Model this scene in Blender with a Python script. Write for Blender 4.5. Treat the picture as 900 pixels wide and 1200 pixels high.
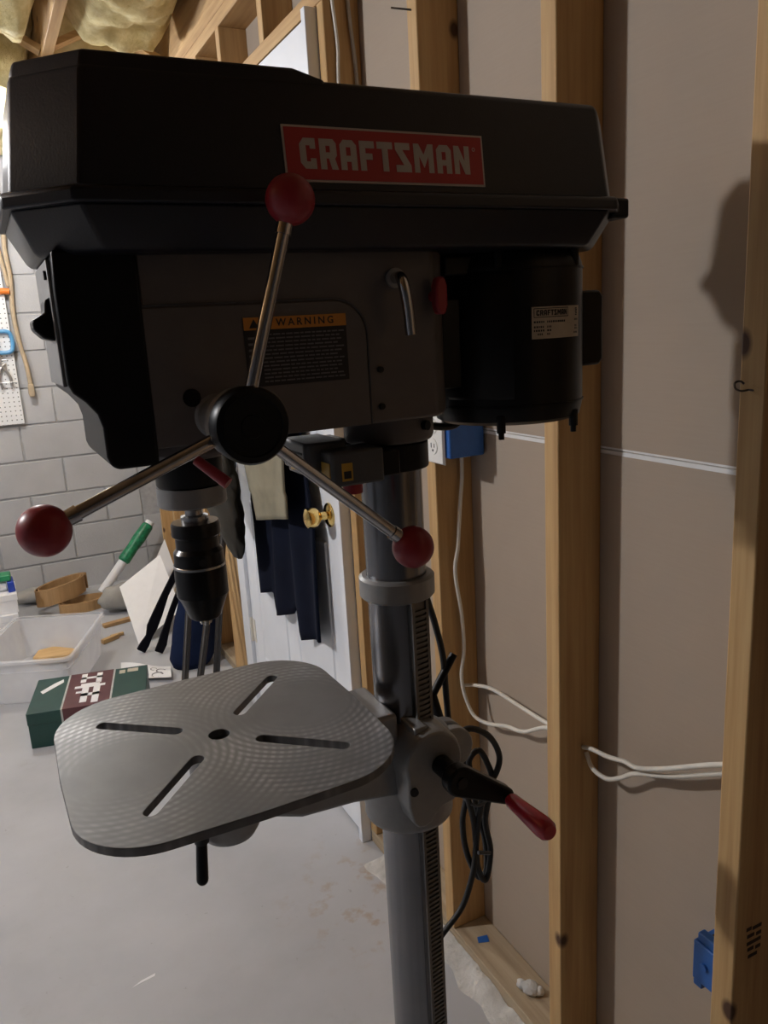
import bpy, bmesh, math, random
from mathutils import Vector, Matrix, noise
random.seed(7)
PI = math.pi
scene = bpy.context.scene
COL = scene.collection
for o in list(bpy.data.objects): bpy.data.objects.remove(o)

# ------------------------------------------------------------------ camera
def make_camera():
    yaw, pitch, roll = map(math.radians, (26.138, 13.266, -3.273))
    F = Vector((math.sin(yaw)*math.cos(pitch), math.cos(yaw)*math.cos(pitch), -math.sin(pitch)))
    R0 = Vector((math.cos(yaw), -math.sin(yaw), 0)); U0 = R0.cross(F)
    c, s = math.cos(roll), math.sin(roll)
    R = c*R0 + s*U0; U = -s*R0 + c*U0
    cd = bpy.data.cameras.new('camera'); cd.sensor_fit = 'VERTICAL'; cd.sensor_height = 36
    cd.lens = 928.17/1200*36; cd.clip_start = .02; cd.clip_end = 60
    co = bpy.data.objects.new('camera', cd); COL.objects.link(co)
    co.matrix_world = Matrix(((R.x, U.x, -F.x, 0), (R.y, U.y, -F.y, 0), (R.z, U.z, -F.z, 1.4355), (0, 0, 0, 1)))
    scene.camera = co
make_camera()
# ------------------------------------------------------------------ world, exposure
w = bpy.data.worlds.new('world'); scene.world = w; w.use_nodes = True
w.node_tree.nodes['Background'].inputs[0].default_value = (.9, .95, 1, 1)
w.node_tree.nodes['Background'].inputs[1].default_value = .005
vs = scene.view_settings
vs.view_transform = 'Standard'; vs.look = 'None'; vs.gamma = 1; vs.use_curve_mapping = False
vs.exposure = 0.0
LAMPS = [((-1.50, 2.28, 2.30), 640.0), ((.0, 3.90, 2.30), 255.0)]      # position of bulb, emission strength
LAMP_COLOUR = (.96, .97, 1.0)

# ------------------------------------------------------------------ materials
def nt(name):
    m = bpy.data.materials.new(name); m.use_nodes = True
    t = m.node_tree; return m, t, t.nodes['Principled BSDF']
def L(t, a, b): t.links.new(a, b)
def coords(t, scale=(1, 1, 1), rnd=False):
    tc = t.nodes.new('ShaderNodeTexCoord'); mp = t.nodes.new('ShaderNodeMapping')
    mp.inputs['Scale'].default_value = scale
    if rnd:
        oi = t.nodes.new('ShaderNodeObjectInfo'); mu = t.nodes.new('ShaderNodeVectorMath'); mu.operation = 'SCALE'
        mu.inputs[0].default_value = (7.3, 5.1, 11.7); L(t, oi.outputs['Random'], mu.inputs['Scale'])
        ad = t.nodes.new('ShaderNodeVectorMath'); L(t, tc.outputs['Object'], ad.inputs[0]); L(t, mu.outputs[0], ad.inputs[1])
        L(t, ad.outputs[0], mp.inputs['Vector'])
    else: L(t, tc.outputs['Object'], mp.inputs['Vector'])
    return mp.outputs[0]
def noise_n(t, vec, scale, detail=4, rough=.55):
    n = t.nodes.new('ShaderNodeTexNoise'); n.inputs['Scale'].default_value = scale
    n.inputs['Detail'].default_value = detail; n.inputs['Roughness'].default_value = rough
    L(t, vec, n.inputs['Vector']); return n.outputs['Fac']
def ramp(t, fac, stops):
    r = t.nodes.new('ShaderNodeValToRGB'); e = r.color_ramp.elements
    while len(e) < len(stops): e.new(.5)
    for i, (p, c) in enumerate(stops):
        e[i].position = p; e[i].color = (*c, 1) if len(c) == 3 else c
    L(t, fac, r.inputs[0]); return r.outputs[0]
def bump(t, b, h, strength=.2, dist=.001):
    n = t.nodes.new('ShaderNodeBump'); n.inputs['Strength'].default_value = strength; n.inputs['Distance'].default_value = dist
    L(t, h, n.inputs['Height']); L(t, n.outputs[0], b.inputs['Normal'])
def mixc(t, fac, a, b, mode='MIX'):
    m = t.nodes.new('ShaderNodeMix'); m.data_type = 'RGBA'; m.blend_type = mode
    if isinstance(fac, (int, float)): m.inputs[0].default_value = fac
    else: L(t, fac, m.inputs[0])
    for i, v in ((6, a), (7, b)):
        if isinstance(v, tuple): m.inputs[i].default_value = (*v, 1)
        else: L(t, v, m.inputs[i])
    return m.outputs[2]
def plain(name, col, rough=.5, metal=0, var=.12, scale=30, bmp=.1, dist=.0006, rnd=False, coat=0, spec=.5):
    m, t, b = nt(name)
    v = coords(t, rnd=rnd); n = noise_n(t, v, scale)
    lo = tuple(c*(1-var) for c in col); hi = tuple(min(1, c*(1+var)) for c in col)
    L(t, ramp(t, n, [(.3, lo), (.7, hi)]), b.inputs['Base Color'])
    b.inputs['Roughness'].default_value = rough; b.inputs['Metallic'].default_value = metal
    b.inputs['Specular IOR Level'].default_value = spec
    if coat: b.inputs['Coat Weight'].default_value = coat; b.inputs['Coat Roughness'].default_value = .2
    if bmp: bump(t, b, noise_n(t, v, scale*6, 3), bmp, dist)
    return m
def wood(name, axis, dark, mid, light, knots=True):
    m, t, b = nt(name)
    sc = [16, 16, 16]; sc[axis] = .9
    v = coords(t, tuple(sc), True); g = noise_n(t, v, 2.2, 6, .6)
    sc2 = [70, 70, 70]; sc2[axis] = 2.5
    g2 = noise_n(t, coords(t, tuple(sc2), True), 2.0, 3)
    c = ramp(t, g, [(.28, dark), (.5, mid), (.72, light)])
    c = mixc(t, .25, c, ramp(t, g2, [(.3, dark), (.7, light)]))
    if knots:
        sk = [7.5, 7.5, 7.5]; sk[axis] = 5.2
        vo = t.nodes.new('ShaderNodeTexVoronoi'); vo.inputs['Scale'].default_value = 1.0; vo.inputs['Randomness'].default_value = 1
        L(t, coords(t, tuple(sk), True), vo.inputs['Vector'])
        k = ramp(t, vo.outputs['Distance'], [(.06, (1, 1, 1)), (.11, (0, 0, 0))])
        c = mixc(t, k, c, (.075, .032, .014))
    L(t, c, b.inputs['Base Color']); b.inputs['Roughness'].default_value = .72
    bump(t, b, g2, .25, .0008)
    return m
M = {}
SP = ((.36, .20, .075), (.52, .32, .135), (.62, .415, .195))
for i, a in enumerate('xyz'): M['wood_'+a] = wood('spruce_'+a, i, *SP)
M['old_wood_y'] = wood('grey_plate_wood', 1, (.26, .19, .12), (.42, .33, .22), (.50, .41, .29))
M['dark_wood'] = wood('dark_sill_wood', 0, (.06, .04, .025), (.10, .07, .045), (.14, .10, .06), False)
def concrete():
    m, t, b = nt('concrete_floor'); v = coords(t)
    c = ramp(t, noise_n(t, v, 1.6, 8, .6), [(.3, (.385, .395, .42)), (.5, (.45, .462, .49)), (.7, (.51, .52, .55))])
    c = mixc(t, ramp(t, noise_n(t, v, 5.5, 6, .7), [(.60, (0, 0, 0)), (.74, (.35, .35, .35))]), c, (.34, .33, .32))
    # rusty drips near the stud wall
    mp = t.nodes.new('ShaderNodeVectorMath'); mp.operation = 'DISTANCE'; tc = t.nodes.new('ShaderNodeTexCoord')
    L(t, tc.outputs['Object'], mp.inputs[0]); mp.inputs[1].default_value = (.72, 1.62, 0)
    near = ramp(t, mp.outputs['Value'], [(.10, (1, 1, 1)), (.30, (0, 0, 0))])
    spots = ramp(t, noise_n(t, v, 16, 4, .6), [(.55, (0, 0, 0)), (.66, (.5, .5, .5))])
    c = mixc(t, mixc(t, 1, near, spots, 'MULTIPLY'), c, (.36, .22, .10))
    sp = ramp(t, noise_n(t, v, 60, 2), [(.72, (0, 0, 0)), (.76, (.5, .5, .5))])
    c = mixc(t, sp, c, (.28, .28, .28))
    L(t, c, b.inputs['Base Color']); b.inputs['Roughness'].default_value = .55
    bump(t, b, noise_n(t, v, 35, 6, .6), .12, .002); return m
M['floor'] = concrete()
def blockmat():
    m, t, b = nt('concrete_block'); v = coords(t, rnd=True)
    c = ramp(t, noise_n(t, v, 3, 6, .6), [(.3, (.44, .44, .45)), (.7, (.52, .52, .53))])
    oi = t.nodes.new('ShaderNodeObjectInfo')
    c = mixc(t, 1, c, ramp(t, oi.outputs['Random'], [(0, (.9, .9, .9)), (1, (1, 1, 1))]), 'MULTIPLY')
    L(t, c, b.inputs['Base Color']); b.inputs['Roughness'].default_value = .85
    bump(t, b, noise_n(t, v, 90, 4, .7), .5, .003); return m
M['block'] = blockmat()
M['mortar'] = plain('mortar', (.37, .37, .375), .9, scale=40, bmp=.4, dist=.002)
def paper():
    m, t, b = nt('drywall_paper'); v = coords(t)
    c = ramp(t, noise_n(t, v, 1.8, 5, .6), [(.3, (.385, .312, .245)), (.7, (.435, .358, .285))])
    f = noise_n(t, coords(t, (40, 3, 90)), 3, 3)
    c = mixc(t, .12, c, ramp(t, f, [(.3, (.36, .295, .23)), (.7, (.455, .38, .305))]))
    L(t, c, b.inputs['Base Color']); b.inputs['Roughness'].default_value = .8
    bump(t, b, f, .03, .001); return m
M['paper'] = paper()
M['tape'] = plain('white_seam_paper', (.80, .80, .80), .7, var=.05)
M['plaster_wall'] = plain('plain_wall', (.14, .13, .125), .85, scale=2)
M['pale_wall'] = plain('pale_cool_wall', (.30, .325, .37), .85, scale=2)
M['subfloor'] = plain('subfloor_board', (.38, .26, .15), .85, var=.25, scale=9)
def insul():
    m, t, b = nt('yellow_fibreglass'); v = coords(t)
    c = ramp(t, noise_n(t, v, 14, 6, .65), [(.3, (.52, .41, .17)), (.55, (.74, .63, .33)), (.75, (.84, .77, .50))])
    L(t, c, b.inputs['Base Color']); b.inputs['Roughness'].default_value = .95
    bump(t, b, noise_n(t, v, 70, 6, .7), .7, .006); return m
M['insulation'] = insul()
M['white_paint'] = plain('white_door_paint', (.84, .87, .92), .42, var=.03, scale=8, bmp=.05)
M['brass'] = plain('polished_brass', (.83, .60, .22), .16, 1, var=.05, bmp=0)
M['cover'] = plain('black_cover_plastic', (.0058, .0060, .0115), .38, var=.15, scale=80, bmp=.35, dist=.0004, spec=.45)
M['black'] = plain('black_plastic', (.005, .005, .006), .38, var=.1, scale=60, bmp=.1, spec=.22)
M['motor'] = plain('black_motor_paint', (.005, .005, .006), .36, var=.1, scale=60, bmp=.05, spec=.28)
M['rubber'] = plain('black_rubber', (.012, .012, .012), .55, var=.1)
M['head'] = plain('shaded_casting_paint', (.125, .110, .106), .5, .1, var=.06, scale=50, bmp=.12)  # same paint as the castings, darkened in colour for the head's shaded side
M['casting'] = plain('grey_cast_iron_paint', (.29, .29, .29), .42, .35, var=.06, scale=70, bmp=.2)
M['gap'] = plain('dark_recess', (.02, .02, .02), .8, bmp=0)
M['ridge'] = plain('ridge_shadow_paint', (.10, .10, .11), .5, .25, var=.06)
def steel(name, col, rough, axis=2, streak=60):
    m, t, b = nt(name); sc = [streak]*3; sc[axis] = 1.2
    n = noise_n(t, coords(t, tuple(sc)), 1.6, 4)
    v2 = noise_n(t, coords(t), 9, 5)
    L(t, mixc(t, .4, ramp(t, n, [(.3, tuple(c*.8 for c in col)), (.7, tuple(c*1.1 for c in col))]),
              ramp(t, v2, [(.35, tuple(c*.6 for c in col)), (.65, col)])), b.inputs['Base Color'])
    b.inputs['Metallic'].default_value = 1
    r = t.nodes.new('ShaderNodeMapRange'); L(t, v2, r.inputs[0]); r.inputs[3].default_value = rough*.8; r.inputs[4].default_value = rough*1.25
    L(t, r.outputs[0], b.inputs['Roughness']); return m
M['column'] = steel('column_steel', (.25, .25, .265), .25)
M['rack'] = steel('rack_steel', (.20, .195, .19), .42)
M['chrome'] = steel('chrome', (.62, .60, .60), .13)
M['chuck'] = plain('dark_chuck_steel', (.014, .014, .016), .28, .35, var=.1, bmp=0)
M['jaw'] = plain('bright_steel', (.55, .55, .55), .22, 1, var=.1, bmp=0)
def tablemat():
    m, t, b = nt('milled_cast_iron'); tc = t.nodes.new('ShaderNodeTexCoord')
    hs = []; ds = []
    for cx, cy in ((-.105, -.012), (.105, .020)):
        mp = t.nodes.new('ShaderNodeMapping'); mp.inputs['Location'].default_value = (-cx, -cy, 0)
        L(t, tc.outputs['Object'], mp.inputs['Vector'])
        wv = t.nodes.new('ShaderNodeTexWave'); wv.wave_type = 'RINGS'; wv.rings_direction = 'Z'
        wv.inputs['Scale'].default_value = 35; wv.inputs['Distortion'].default_value = .25; wv.inputs['Detail'].default_value = 1
        L(t, mp.outputs[0], wv.inputs['Vector']); hs.append(wv.outputs['Fac'])
        ln = t.nodes.new('ShaderNodeVectorMath'); ln.operation = 'LENGTH'; L(t, mp.outputs[0], ln.inputs[0]); ds.append(ln.outputs['Value'])
    def mul(a, bb, op='MULTIPLY'):
        n = t.nodes.new('ShaderNodeMath'); n.operation = op; L(t, a, n.inputs[0]); L(t, bb, n.inputs[1]); return n.outputs[0]
    lt = t.nodes.new('ShaderNodeMath'); lt.operation = 'LESS_THAN'; L(t, ds[0], lt.inputs[0]); L(t, ds[1], lt.inputs[1])
    near = mixc(t, lt.outputs[0], hs[1], hs[0]); far = mixc(t, lt.outputs[0], hs[0], hs[1])
    s = mul(near, ramp(t, far, [(.2, (.45, .45, .45)), (.9, (1, 1, 1))]))
    msk = ramp(t, mul(ds[0], ds[1], 'MINIMUM'), [(.05, (0, 0, 0)), (.10, (1, 1, 1))])
    m2 = ramp(t, noise_n(t, tc.outputs['Object'], 8, 3), [(.44, (.14, .14, .14)), (.64, (1, 1, 1))])
    s2 = mul(mul(s, msk), m2)
    v = noise_n(t, tc.outputs['Object'], 12, 6, .6)
    base = ramp(t, v, [(.3, (.118, .118, .119)), (.7, (.155, .155, .156))])
    c = mixc(t, s2, base, (.30, .30, .302)); L(t, c, b.inputs['Base Color'])
    b.inputs['Metallic'].default_value = .75
    r = t.nodes.new('ShaderNodeMapRange'); L(t, s2, r.inputs[0]); r.inputs[3].default_value = .46; r.inputs[4].default_value = .36
    L(t, r.outputs[0], b.inputs['Roughness'])
    bump(t, b, s2, .06, .0006); return m
M['table'] = tablemat()
M['red'] = plain('red_plastic', (.30, .018, .028), .38, var=.08, scale=20, bmp=.05)
M['red_gloss'] = plain('red_glossy_plastic', (.42, .022, .04), .25, var=.08, scale=20, bmp=0)
M['badge_red'] = plain('badge_red', (.40, .022, .024), .45, var=.05, bmp=0)
M['silver_print'] = plain('silver_print', (.46, .41, .38), .45, .1, var=.05, bmp=0)
M['orange_print'] = plain('orange_print', (.62, .25, .03), .5, var=.05, bmp=0)
M['grey_print'] = plain('grey_print', (.15, .145, .16), .5, var=.1, bmp=0)
M['black_print'] = plain('black_print', (.010, .009, .012), .5, var=.1, bmp=0)
M['yellow_label'] = plain('yellow_label', (.55, .33, .04), .5, var=.1, bmp=0)
M['laser_grey'] = plain('dark_grey_plastic', (.075, .077, .082), .45, var=.1)
M['nameplate'] = plain('aluminium_nameplate', (.48, .43, .36), .42, .35, var=.1, bmp=0)
M['white_plastic'] = plain('white_plastic', (.80, .79, .76), .4, var=.03)
M['blue_box'] = plain('blue_box_plastic', (.025, .12, .42), .45, var=.12, scale=20)
M['cable'] = plain('cream_cable_sheath', (.74, .70, .62), .5, var=.05)
M['grey_cable'] = plain('grey_cable_sheath', (.42, .38, .33), .55, var=.08)
M['stamp_ink'] = plain('faded_stamp_ink', (.045, .025, .015), .8, bmp=0)
M['nail'] = plain('dark_nail_steel', (.12, .10, .09), .45, .8, bmp=0)
def cloth(name, col, var=.18, sheen=.05):
    m, t, b = nt(name); v = coords(t)
    n = noise_n(t, v, 9, 5); L(t, ramp(t, n, [(.3, tuple(c*(1-var) for c in col)), (.7, tuple(c*(1+var) for c in col))]), b.inputs['Base Color'])
    b.inputs['Roughness'].default_value = .9; b.inputs['Sheen Weight'].default_value = sheen
    b.inputs['Specular IOR Level'].default_value = .12
    bump(t, b, noise_n(t, v, 350, 2), .3, .001); return m
M['navy'] = cloth('navy_cloth', (.006, .0085, .020), .18, 0)
M['tan'] = cloth('tan_cloth', (.25, .225, .16))
M['olive'] = cloth('brown_grey_cloth', (.040, .036, .030))
M['bag'] = cloth('dark_blue_bag_cloth', (.008, .016, .050), .18, 0)
M['black_strap'] = cloth('black_webbing', (.006, .006, .010), .18, 0)
M['grey_cloth'] = cloth('grey_rolled_cloth', (.33, .32, .30))
def binmat():
    m, t, b = nt('frosted_clear_plastic'); v = coords(t)
    tr = t.nodes.new('ShaderNodeBsdfTransparent'); mx = t.nodes.new('ShaderNodeMixShader')
    b.inputs['Base Color'].default_value = (.86, .87, .90, 1); b.inputs['Roughness'].default_value = .3
    L(t, ramp(t, noise_n(t, v, 5, 3), [(.3, (.33, .33, .33)), (.7, (.43, .43, .43))]), mx.inputs[0])
    out = t.nodes['Material Output']; L(t, tr.outputs[0], mx.inputs[1]); L(t, b.outputs[0], mx.inputs[2]); L(t, mx.outputs[0], out.inputs[0]); return m
M['bin'] = binmat()
M['green_card'] = plain('dark_green_card', (.014, .062, .052), .4, var=.12, scale=12)
M['maroon_card'] = plain('maroon_card', (.11, .035, .04), .4, var=.12, scale=12)
M['pale_print'] = plain('pale_print', (.50, .52, .50), .5, bmp=0)
M['white_card'] = plain('white_card', (.86, .86, .87), .6, var=.02, bmp=0)
M['cream_print'] = plain('cream_print', (.55, .50, .40), .5, bmp=0)
M['veneer'] = wood('coiled_veneer', 2, (.33, .19, .08), (.42, .25, .11), (.48, .30, .14), False)
M['tan_wood'] = wood('small_wood', 0, (.50, .31, .13), (.62, .40, .18), (.70, .48, .24), False)
M['green_foil'] = plain('green_wrap', (.02, .22, .10), .3, var=.5, scale=45, bmp=.4, dist=.003)
M['green_plastic'] = plain('green_plastic', (.02, .25, .10), .4)
M['blue_plastic'] = plain('blue_plastic', (.02, .06, .42), .4)
M['dark_rod'] = plain('dark_brown_metal', (.030, .026, .024), .45, .3, var=.1)
def peg():
    m, t, b = nt('white_pegboard'); tc = t.nodes.new('ShaderNodeTexCoord')
    sx = t.nodes.new('ShaderNodeSeparateXYZ'); L(t, tc.outputs['Object'], sx.inputs[0])
    def cell(o):
        a = t.nodes.new('ShaderNodeMath'); a.operation = 'PINGPONG'; a.inputs[1].default_value = .0125; L(t, o, a.inputs[0])
        s = t.nodes.new('ShaderNodeMath'); s.operation = 'POWER'; L(t, a.outputs[0], s.inputs[0]); s.inputs[1].default_value = 2; return s.outputs[0]
    ad = t.nodes.new('ShaderNodeMath'); L(t, cell(sx.outputs['X']), ad.inputs[0]); L(t, cell(sx.outputs['Z']), ad.inputs[1])
    lt = t.nodes.new('ShaderNodeMath'); lt.operation = 'LESS_THAN'; L(t, ad.outputs[0], lt.inputs[0]); lt.inputs[1].default_value = .0034**2
    L(t, mixc(t, lt.outputs[0], (.80, .80, .80), (.12, .12, .12)), b.inputs['Base Color']); b.inputs['Roughness'].default_value = .5; return m
M['pegboard'] = peg()
M['rope'] = plain('tan_cord_sheath', (.46, .36, .24), .6)
M['clamp_blue'] = plain('blue_clamp_paint', (.09, .30, .55), .4)
M['orange'] = plain('orange_plastic', (.75, .20, .03), .45)
M['tool_steel'] = plain('tool_steel', (.40, .39, .38), .35, .8)
def bulb():
    m, t, b = nt('lamp_bulb'); t.nodes.remove(b); e = t.nodes.new('ShaderNodeEmission'); e.inputs[0].default_value = (*LAMP_COLOUR, 1)
    L(t, e.outputs[0], t.nodes['Material Output'].inputs[0]); return m, e
M['rough_cement'] = plain('rough_cement_spill', (.56, .55, .53), .9, var=.25, scale=14, bmp=.8, dist=.006)

# ------------------------------------------------------------------ mesh building
WO = {}                                     # world origin of each object
def basis(d):
    d = Vector(d).normalized(); a = Vector((0, 0, 1)) if abs(d.z) < .9 else Vector((1, 0, 0))
    u = d.cross(a).normalized(); return u, u.cross(d).normalized()*-1, d
class MB:
    def __init__(s): s.v = []; s.f = []
    def add(s, vs, fs):
        n = len(s.v); s.v += [Vector(p) for p in vs]; s.f += [tuple(i+n for i in q) for q in fs]; return s
    def box(s, a, b):
        (x0, y0, z0), (x1, y1, z1) = a, b
        return s.add([(x0, y0, z0), (x1, y0, z0), (x1, y1, z0), (x0, y1, z0), (x0, y0, z1), (x1, y0, z1), (x1, y1, z1), (x0, y1, z1)],
                     [(0, 3, 2, 1), (4, 5, 6, 7), (0, 1, 5, 4), (1, 2, 6, 5), (2, 3, 7, 6), (3, 0, 4, 7)])
    def obox(s, c, ax, half):
        c = Vector(c); A = [Vector(a).normalized()*h for a, h in zip(ax, half)]
        vs = [c+A[0]*i+A[1]*j+A[2]*k for k in (-1, 1) for i, j in ((-1, -1), (1, -1), (1, 1), (-1, 1))]
        return s.add(vs, [(0, 3, 2, 1), (4, 5, 6, 7), (0, 1, 5, 4), (1, 2, 6, 5), (2, 3, 7, 6), (3, 0, 4, 7)])
    def loft(s, rings, cap=True):
        n = len(rings[0]); vs = [p for r in rings for p in r]; fs = []
        for k in range(len(rings)-1):
            for i in range(n):
                j = (i+1) % n; fs.append((k*n+i, k*n+j, (k+1)*n+j, (k+1)*n+i))
        if cap: fs.append(tuple(reversed(range(n)))); fs.append(tuple((len(rings)-1)*n+i for i in range(n)))
        return s.add(vs, fs)
    def lathe(s, prof, o, axis=(0, 0, 1), n=32, cap=True):
        u, v, d = basis(axis); o = Vector(o)
        return s.loft([[o+d*h+(u*math.cos(2*PI*i/n)+v*math.sin(2*PI*i/n))*r for i in range(n)] for r, h in prof], cap)
    def cyl(s, p0, p1, r0, r1=None, n=20):
        p0 = Vector(p0); p1 = Vector(p1); d = p1-p0
        return s.lathe([(r0, 0), (r0 if r1 is None else r1, d.length)], p0, d, n)
    def sphere(s, c, r, n=24, m=14, sc=(1, 1, 1)):
        c = Vector(c)
        rings = []
        for k in range(m+1):
            a = -PI/2+PI*max(.02, min(m-.02, k))/m
            rings.append([c+Vector((math.cos(2*PI*i/n)*math.cos(a)*r*sc[0], math.sin(2*PI*i/n)*math.cos(a)*r*sc[1], math.sin(a)*r*sc[2])) for i in range(n)])
        return s.loft(rings)
    def prism(s, poly, vec):
        vec = Vector(vec); return s.loft([[Vector(p) for p in poly], [Vector(p)+vec for p in poly]])
    def tube(s, pts, r, n=10, sub=6, r2=None):
        P = [Vector(p) for p in pts]; path = []
        if sub > 1 and len(P) > 2:
            Q = [2*P[0]-P[1]]+P+[2*P[-1]-P[-2]]
            for i in range(1, len(Q)-2):
                for k in range(sub):
                    t = k/sub; a, b, c, d = Q[i-1:i+3]
                    path.append(.5*((2*b)+(c-a)*t+(2*a-5*b+4*c-d)*t*t+(3*b-a-3*c+d)*t**3))
            path.append(P[-1])
        else: path = P
        rings = []; u = None
        for i, p in enumerate(path):
            d = (path[min(i+1, len(path)-1)]-path[max(i-1, 0)]).normalized()
            if u is None: u = basis(d)[0]
            u = (u-d*u.dot(d)).normalized(); v = d.cross(u)
            rr = r if r2 is None else r+(r2-r)*i/(len(path)-1)
            rings.append([p+(u*math.cos(2*PI*k/n)+v*math.sin(2*PI*k/n))*rr for k in range(n)])
        return s.loft(rings)
    def mesh(s, name, origin=(0, 0, 0), sharp=35):
        o = Vector(origin); me = bpy.data.meshes.new(name)
        me.from_pydata([p-o for p in s.v], [], s.f)
        bm = bmesh.new(); bm.from_mesh(me); bmesh.ops.recalc_face_normals(bm, faces=bm.faces)
        for f in bm.faces: f.smooth = True
        for e in bm.edges:
            if len(e.link_faces) == 2 and e.calc_face_angle(0) > math.radians(sharp): e.smooth = False
        bm.to_mesh(me); bm.free(); return me
def link(name, me, mat, parent=None, loc=None, bevel=0, seg=2):
    ob = bpy.data.objects.new(name, me); COL.objects.link(ob)
    if mat and me and not me.materials: me.materials.append(M[mat])
    if parent: ob.parent = parent; WO[ob] = WO[parent] + (Vector(loc) if loc else Vector())
    else: WO[ob] = Vector(loc) if loc else Vector()
    if loc: ob.location = loc
    if bevel:
        b = ob.modifiers.new('bevel', 'BEVEL'); b.width = bevel; b.segments = seg; b.limit_method = 'ANGLE'; b.angle_limit = math.radians(30)
        b.harden_normals = False
    return ob
def part(name, mb, mat, parent, bevel=0, seg=2, sharp=35):
    return link(name, mb.mesh(name, WO[parent], sharp), mat, parent, None, bevel, seg)
def tag(o, label, cat, group=None):
    o['label'] = label; o['category'] = cat
    if group: o['group'] = group
    return o
def thing(name, loc, label, cat, group=None):
    o = bpy.data.objects.new(name, None); COL.objects.link(o); o.location = loc; o.empty_display_size = .05
    WO[o] = Vector(loc); return tag(o, label, cat, group)
def solo(name, mb, mat, loc, label, cat, group=None, bevel=0, sharp=35, seg=2):
    return tag(link(name, mb.mesh(name, loc, sharp), mat, None, loc, bevel, seg), label, cat, group)
def struct(name, loc=(0, 0, 0), mb=None, mat=None):
    if mb is None:
        o = bpy.data.objects.new(name, None); COL.objects.link(o); o.location = loc; WO[o] = Vector(loc)
    else: o = link(name, mb.mesh(name, loc), mat, None, loc)
    o['kind'] = 'structure'; return o
def inst(name, me, mat, parent, wpos, rot=None, bevel=0):
    o = link(name, me, mat, parent, Vector(wpos)-WO[parent], bevel)
    if rot: o.rotation_euler = rot
    return o
def from_curve(ob):
    COL.objects.link(ob); dg = bpy.context.evaluated_depsgraph_get(); dg.update()
    me = bpy.data.meshes.new_from_object(ob.evaluated_get(dg)); d = ob.data
    bpy.data.objects.remove(ob); bpy.data.curves.remove(d); return me
def text_mb(body, height, o, u, v, off=.0, align='CENTER', spacing=1.0):
    cu = bpy.data.curves.new('t', 'FONT'); cu.body = body; cu.size = 1; cu.align_x = align; cu.align_y = 'CENTER'; cu.offset = off; cu.space_character = spacing
    cu.resolution_u = 3
    me = from_curve(bpy.data.objects.new('t', cu)); mb = MB(); s = height/.7
    o = Vector(o); u = Vector(u); v = Vector(v)
    mb.add([o+u*p.co.x*s+v*p.co.y*s for p in me.vertices], [tuple(p.vertices) for p in me.polygons]); bpy.data.meshes.remove(me); return mb

# ------------------------------------------------------------------ dimensions of the room
D, S, T = .889, .088, .036                 # drywall plane, stud depth, stud thickness
XF = D-S                                   # room-side face of the studs
ZT = 2.34                                  # underside of the top plates
YB = 4.90                                  # block wall
Y0, X0 = -5.0, -4.2

floor = struct('floor', (0, 0, 0), MB().box((X0-.2, Y0-.2, -.12), (D+.2, YB+.3, 0)), 'floor')
# ---- stud wall on the right
wr = struct('wall_right', (D, 1.2, 0))
ZS = 1.219
part('drywall_panel', MB().box((D, Y0, .0), (D+.013, 1.836, ZS-.0075)), 'paper', wr)
part('drywall_panel', MB().box((D, Y0, ZS+.0045), (D+.013, 1.836, 2.44)), 'paper', wr)
part('drywall_panel', MB().box((D, 1.836, 2.16), (D+.013, 2.89, 2.44)), 'paper', wr)
part('drywall_panel', MB().box((D, 2.89, 0), (D+.013, YB, ZS-.003)), 'paper', wr)
part('drywall_panel', MB().box((D, 2.89, ZS+.003), (D+.013, YB, 2.44)), 'paper', wr)
part('joint_strip', MB().box((D+.001, Y0, ZS-.0075), (D+.013, 1.836, ZS-.0008)), 'tape', wr)
part('joint_strip', MB().box((D+.001, Y0, ZS+.0012), (D+.013, 1.836, ZS+.0045)), 'tape', wr)
part('joint_core', MB().box((D+.004, Y0, ZS-.0008), (D+.013, 1.836, ZS+.0012)), 'grey_cable', wr)
studm = MB().box((0, 0, 0), (S, T, ZT-.038)).mesh('stud')
for y in (-.50, -.12, .245, .6217, .992, 1.3835, 1.797, 3.44, 3.80, 4.14, 4.50):
    inst('stud', studm, 'wood_z', wr, (XF, y, .038), bevel=.0025)
for y in (2.878, 2.918): inst('stud', studm, 'wood_z', wr, (XF, y, .038), bevel=.0025)
part('casing_board', MB().box((XF-.019, 2.895, .0), (XF-.0005, 3.095, 2.12)), 'wood_z', wr, .002)
part('bottom_plate', MB().box((XF, Y0, 0), (D-.0005, 1.833, .038)), 'old_wood_y', wr, .002)
part('bottom_plate', MB().box((XF, 2.88, 0), (D-.0005, YB-.002, .038)), 'old_wood_y', wr, .002)
for z in (ZT, ZT+.0395): part('top_plate', MB().box((XF, Y0, z), (D+.002, YB-.002, z+.038)), 'wood_y', wr, .002)
part('header', MB().box((XF-.002, 1.80, 2.142), (D-.001, 2.91, 2.180)), 'wood_y', wr, .002)
crip = MB().box((0, 0, 0), (S, T, ZT-2.180)).mesh('cripple_stud')
for y in (1.80, 2.19, 2.58, 2.86): inst('cripple_stud', crip, 'wood_z', wr, (XF, y, 2.180), bevel=.002)
for x0, x1, z in ((.822, .832, .600), (.834, .852, .598), (.824, .838, .588), (.842, .852, .586), (.824, .852, .576), (.826, .838, .566), (.842, .852, .564), (.828, .846, .554)):
    part('grade_stamp', MB().box((x0, .6213, z-.0028), (x1, .6218, z+.0028)), 'stamp_ink', wr)
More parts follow.
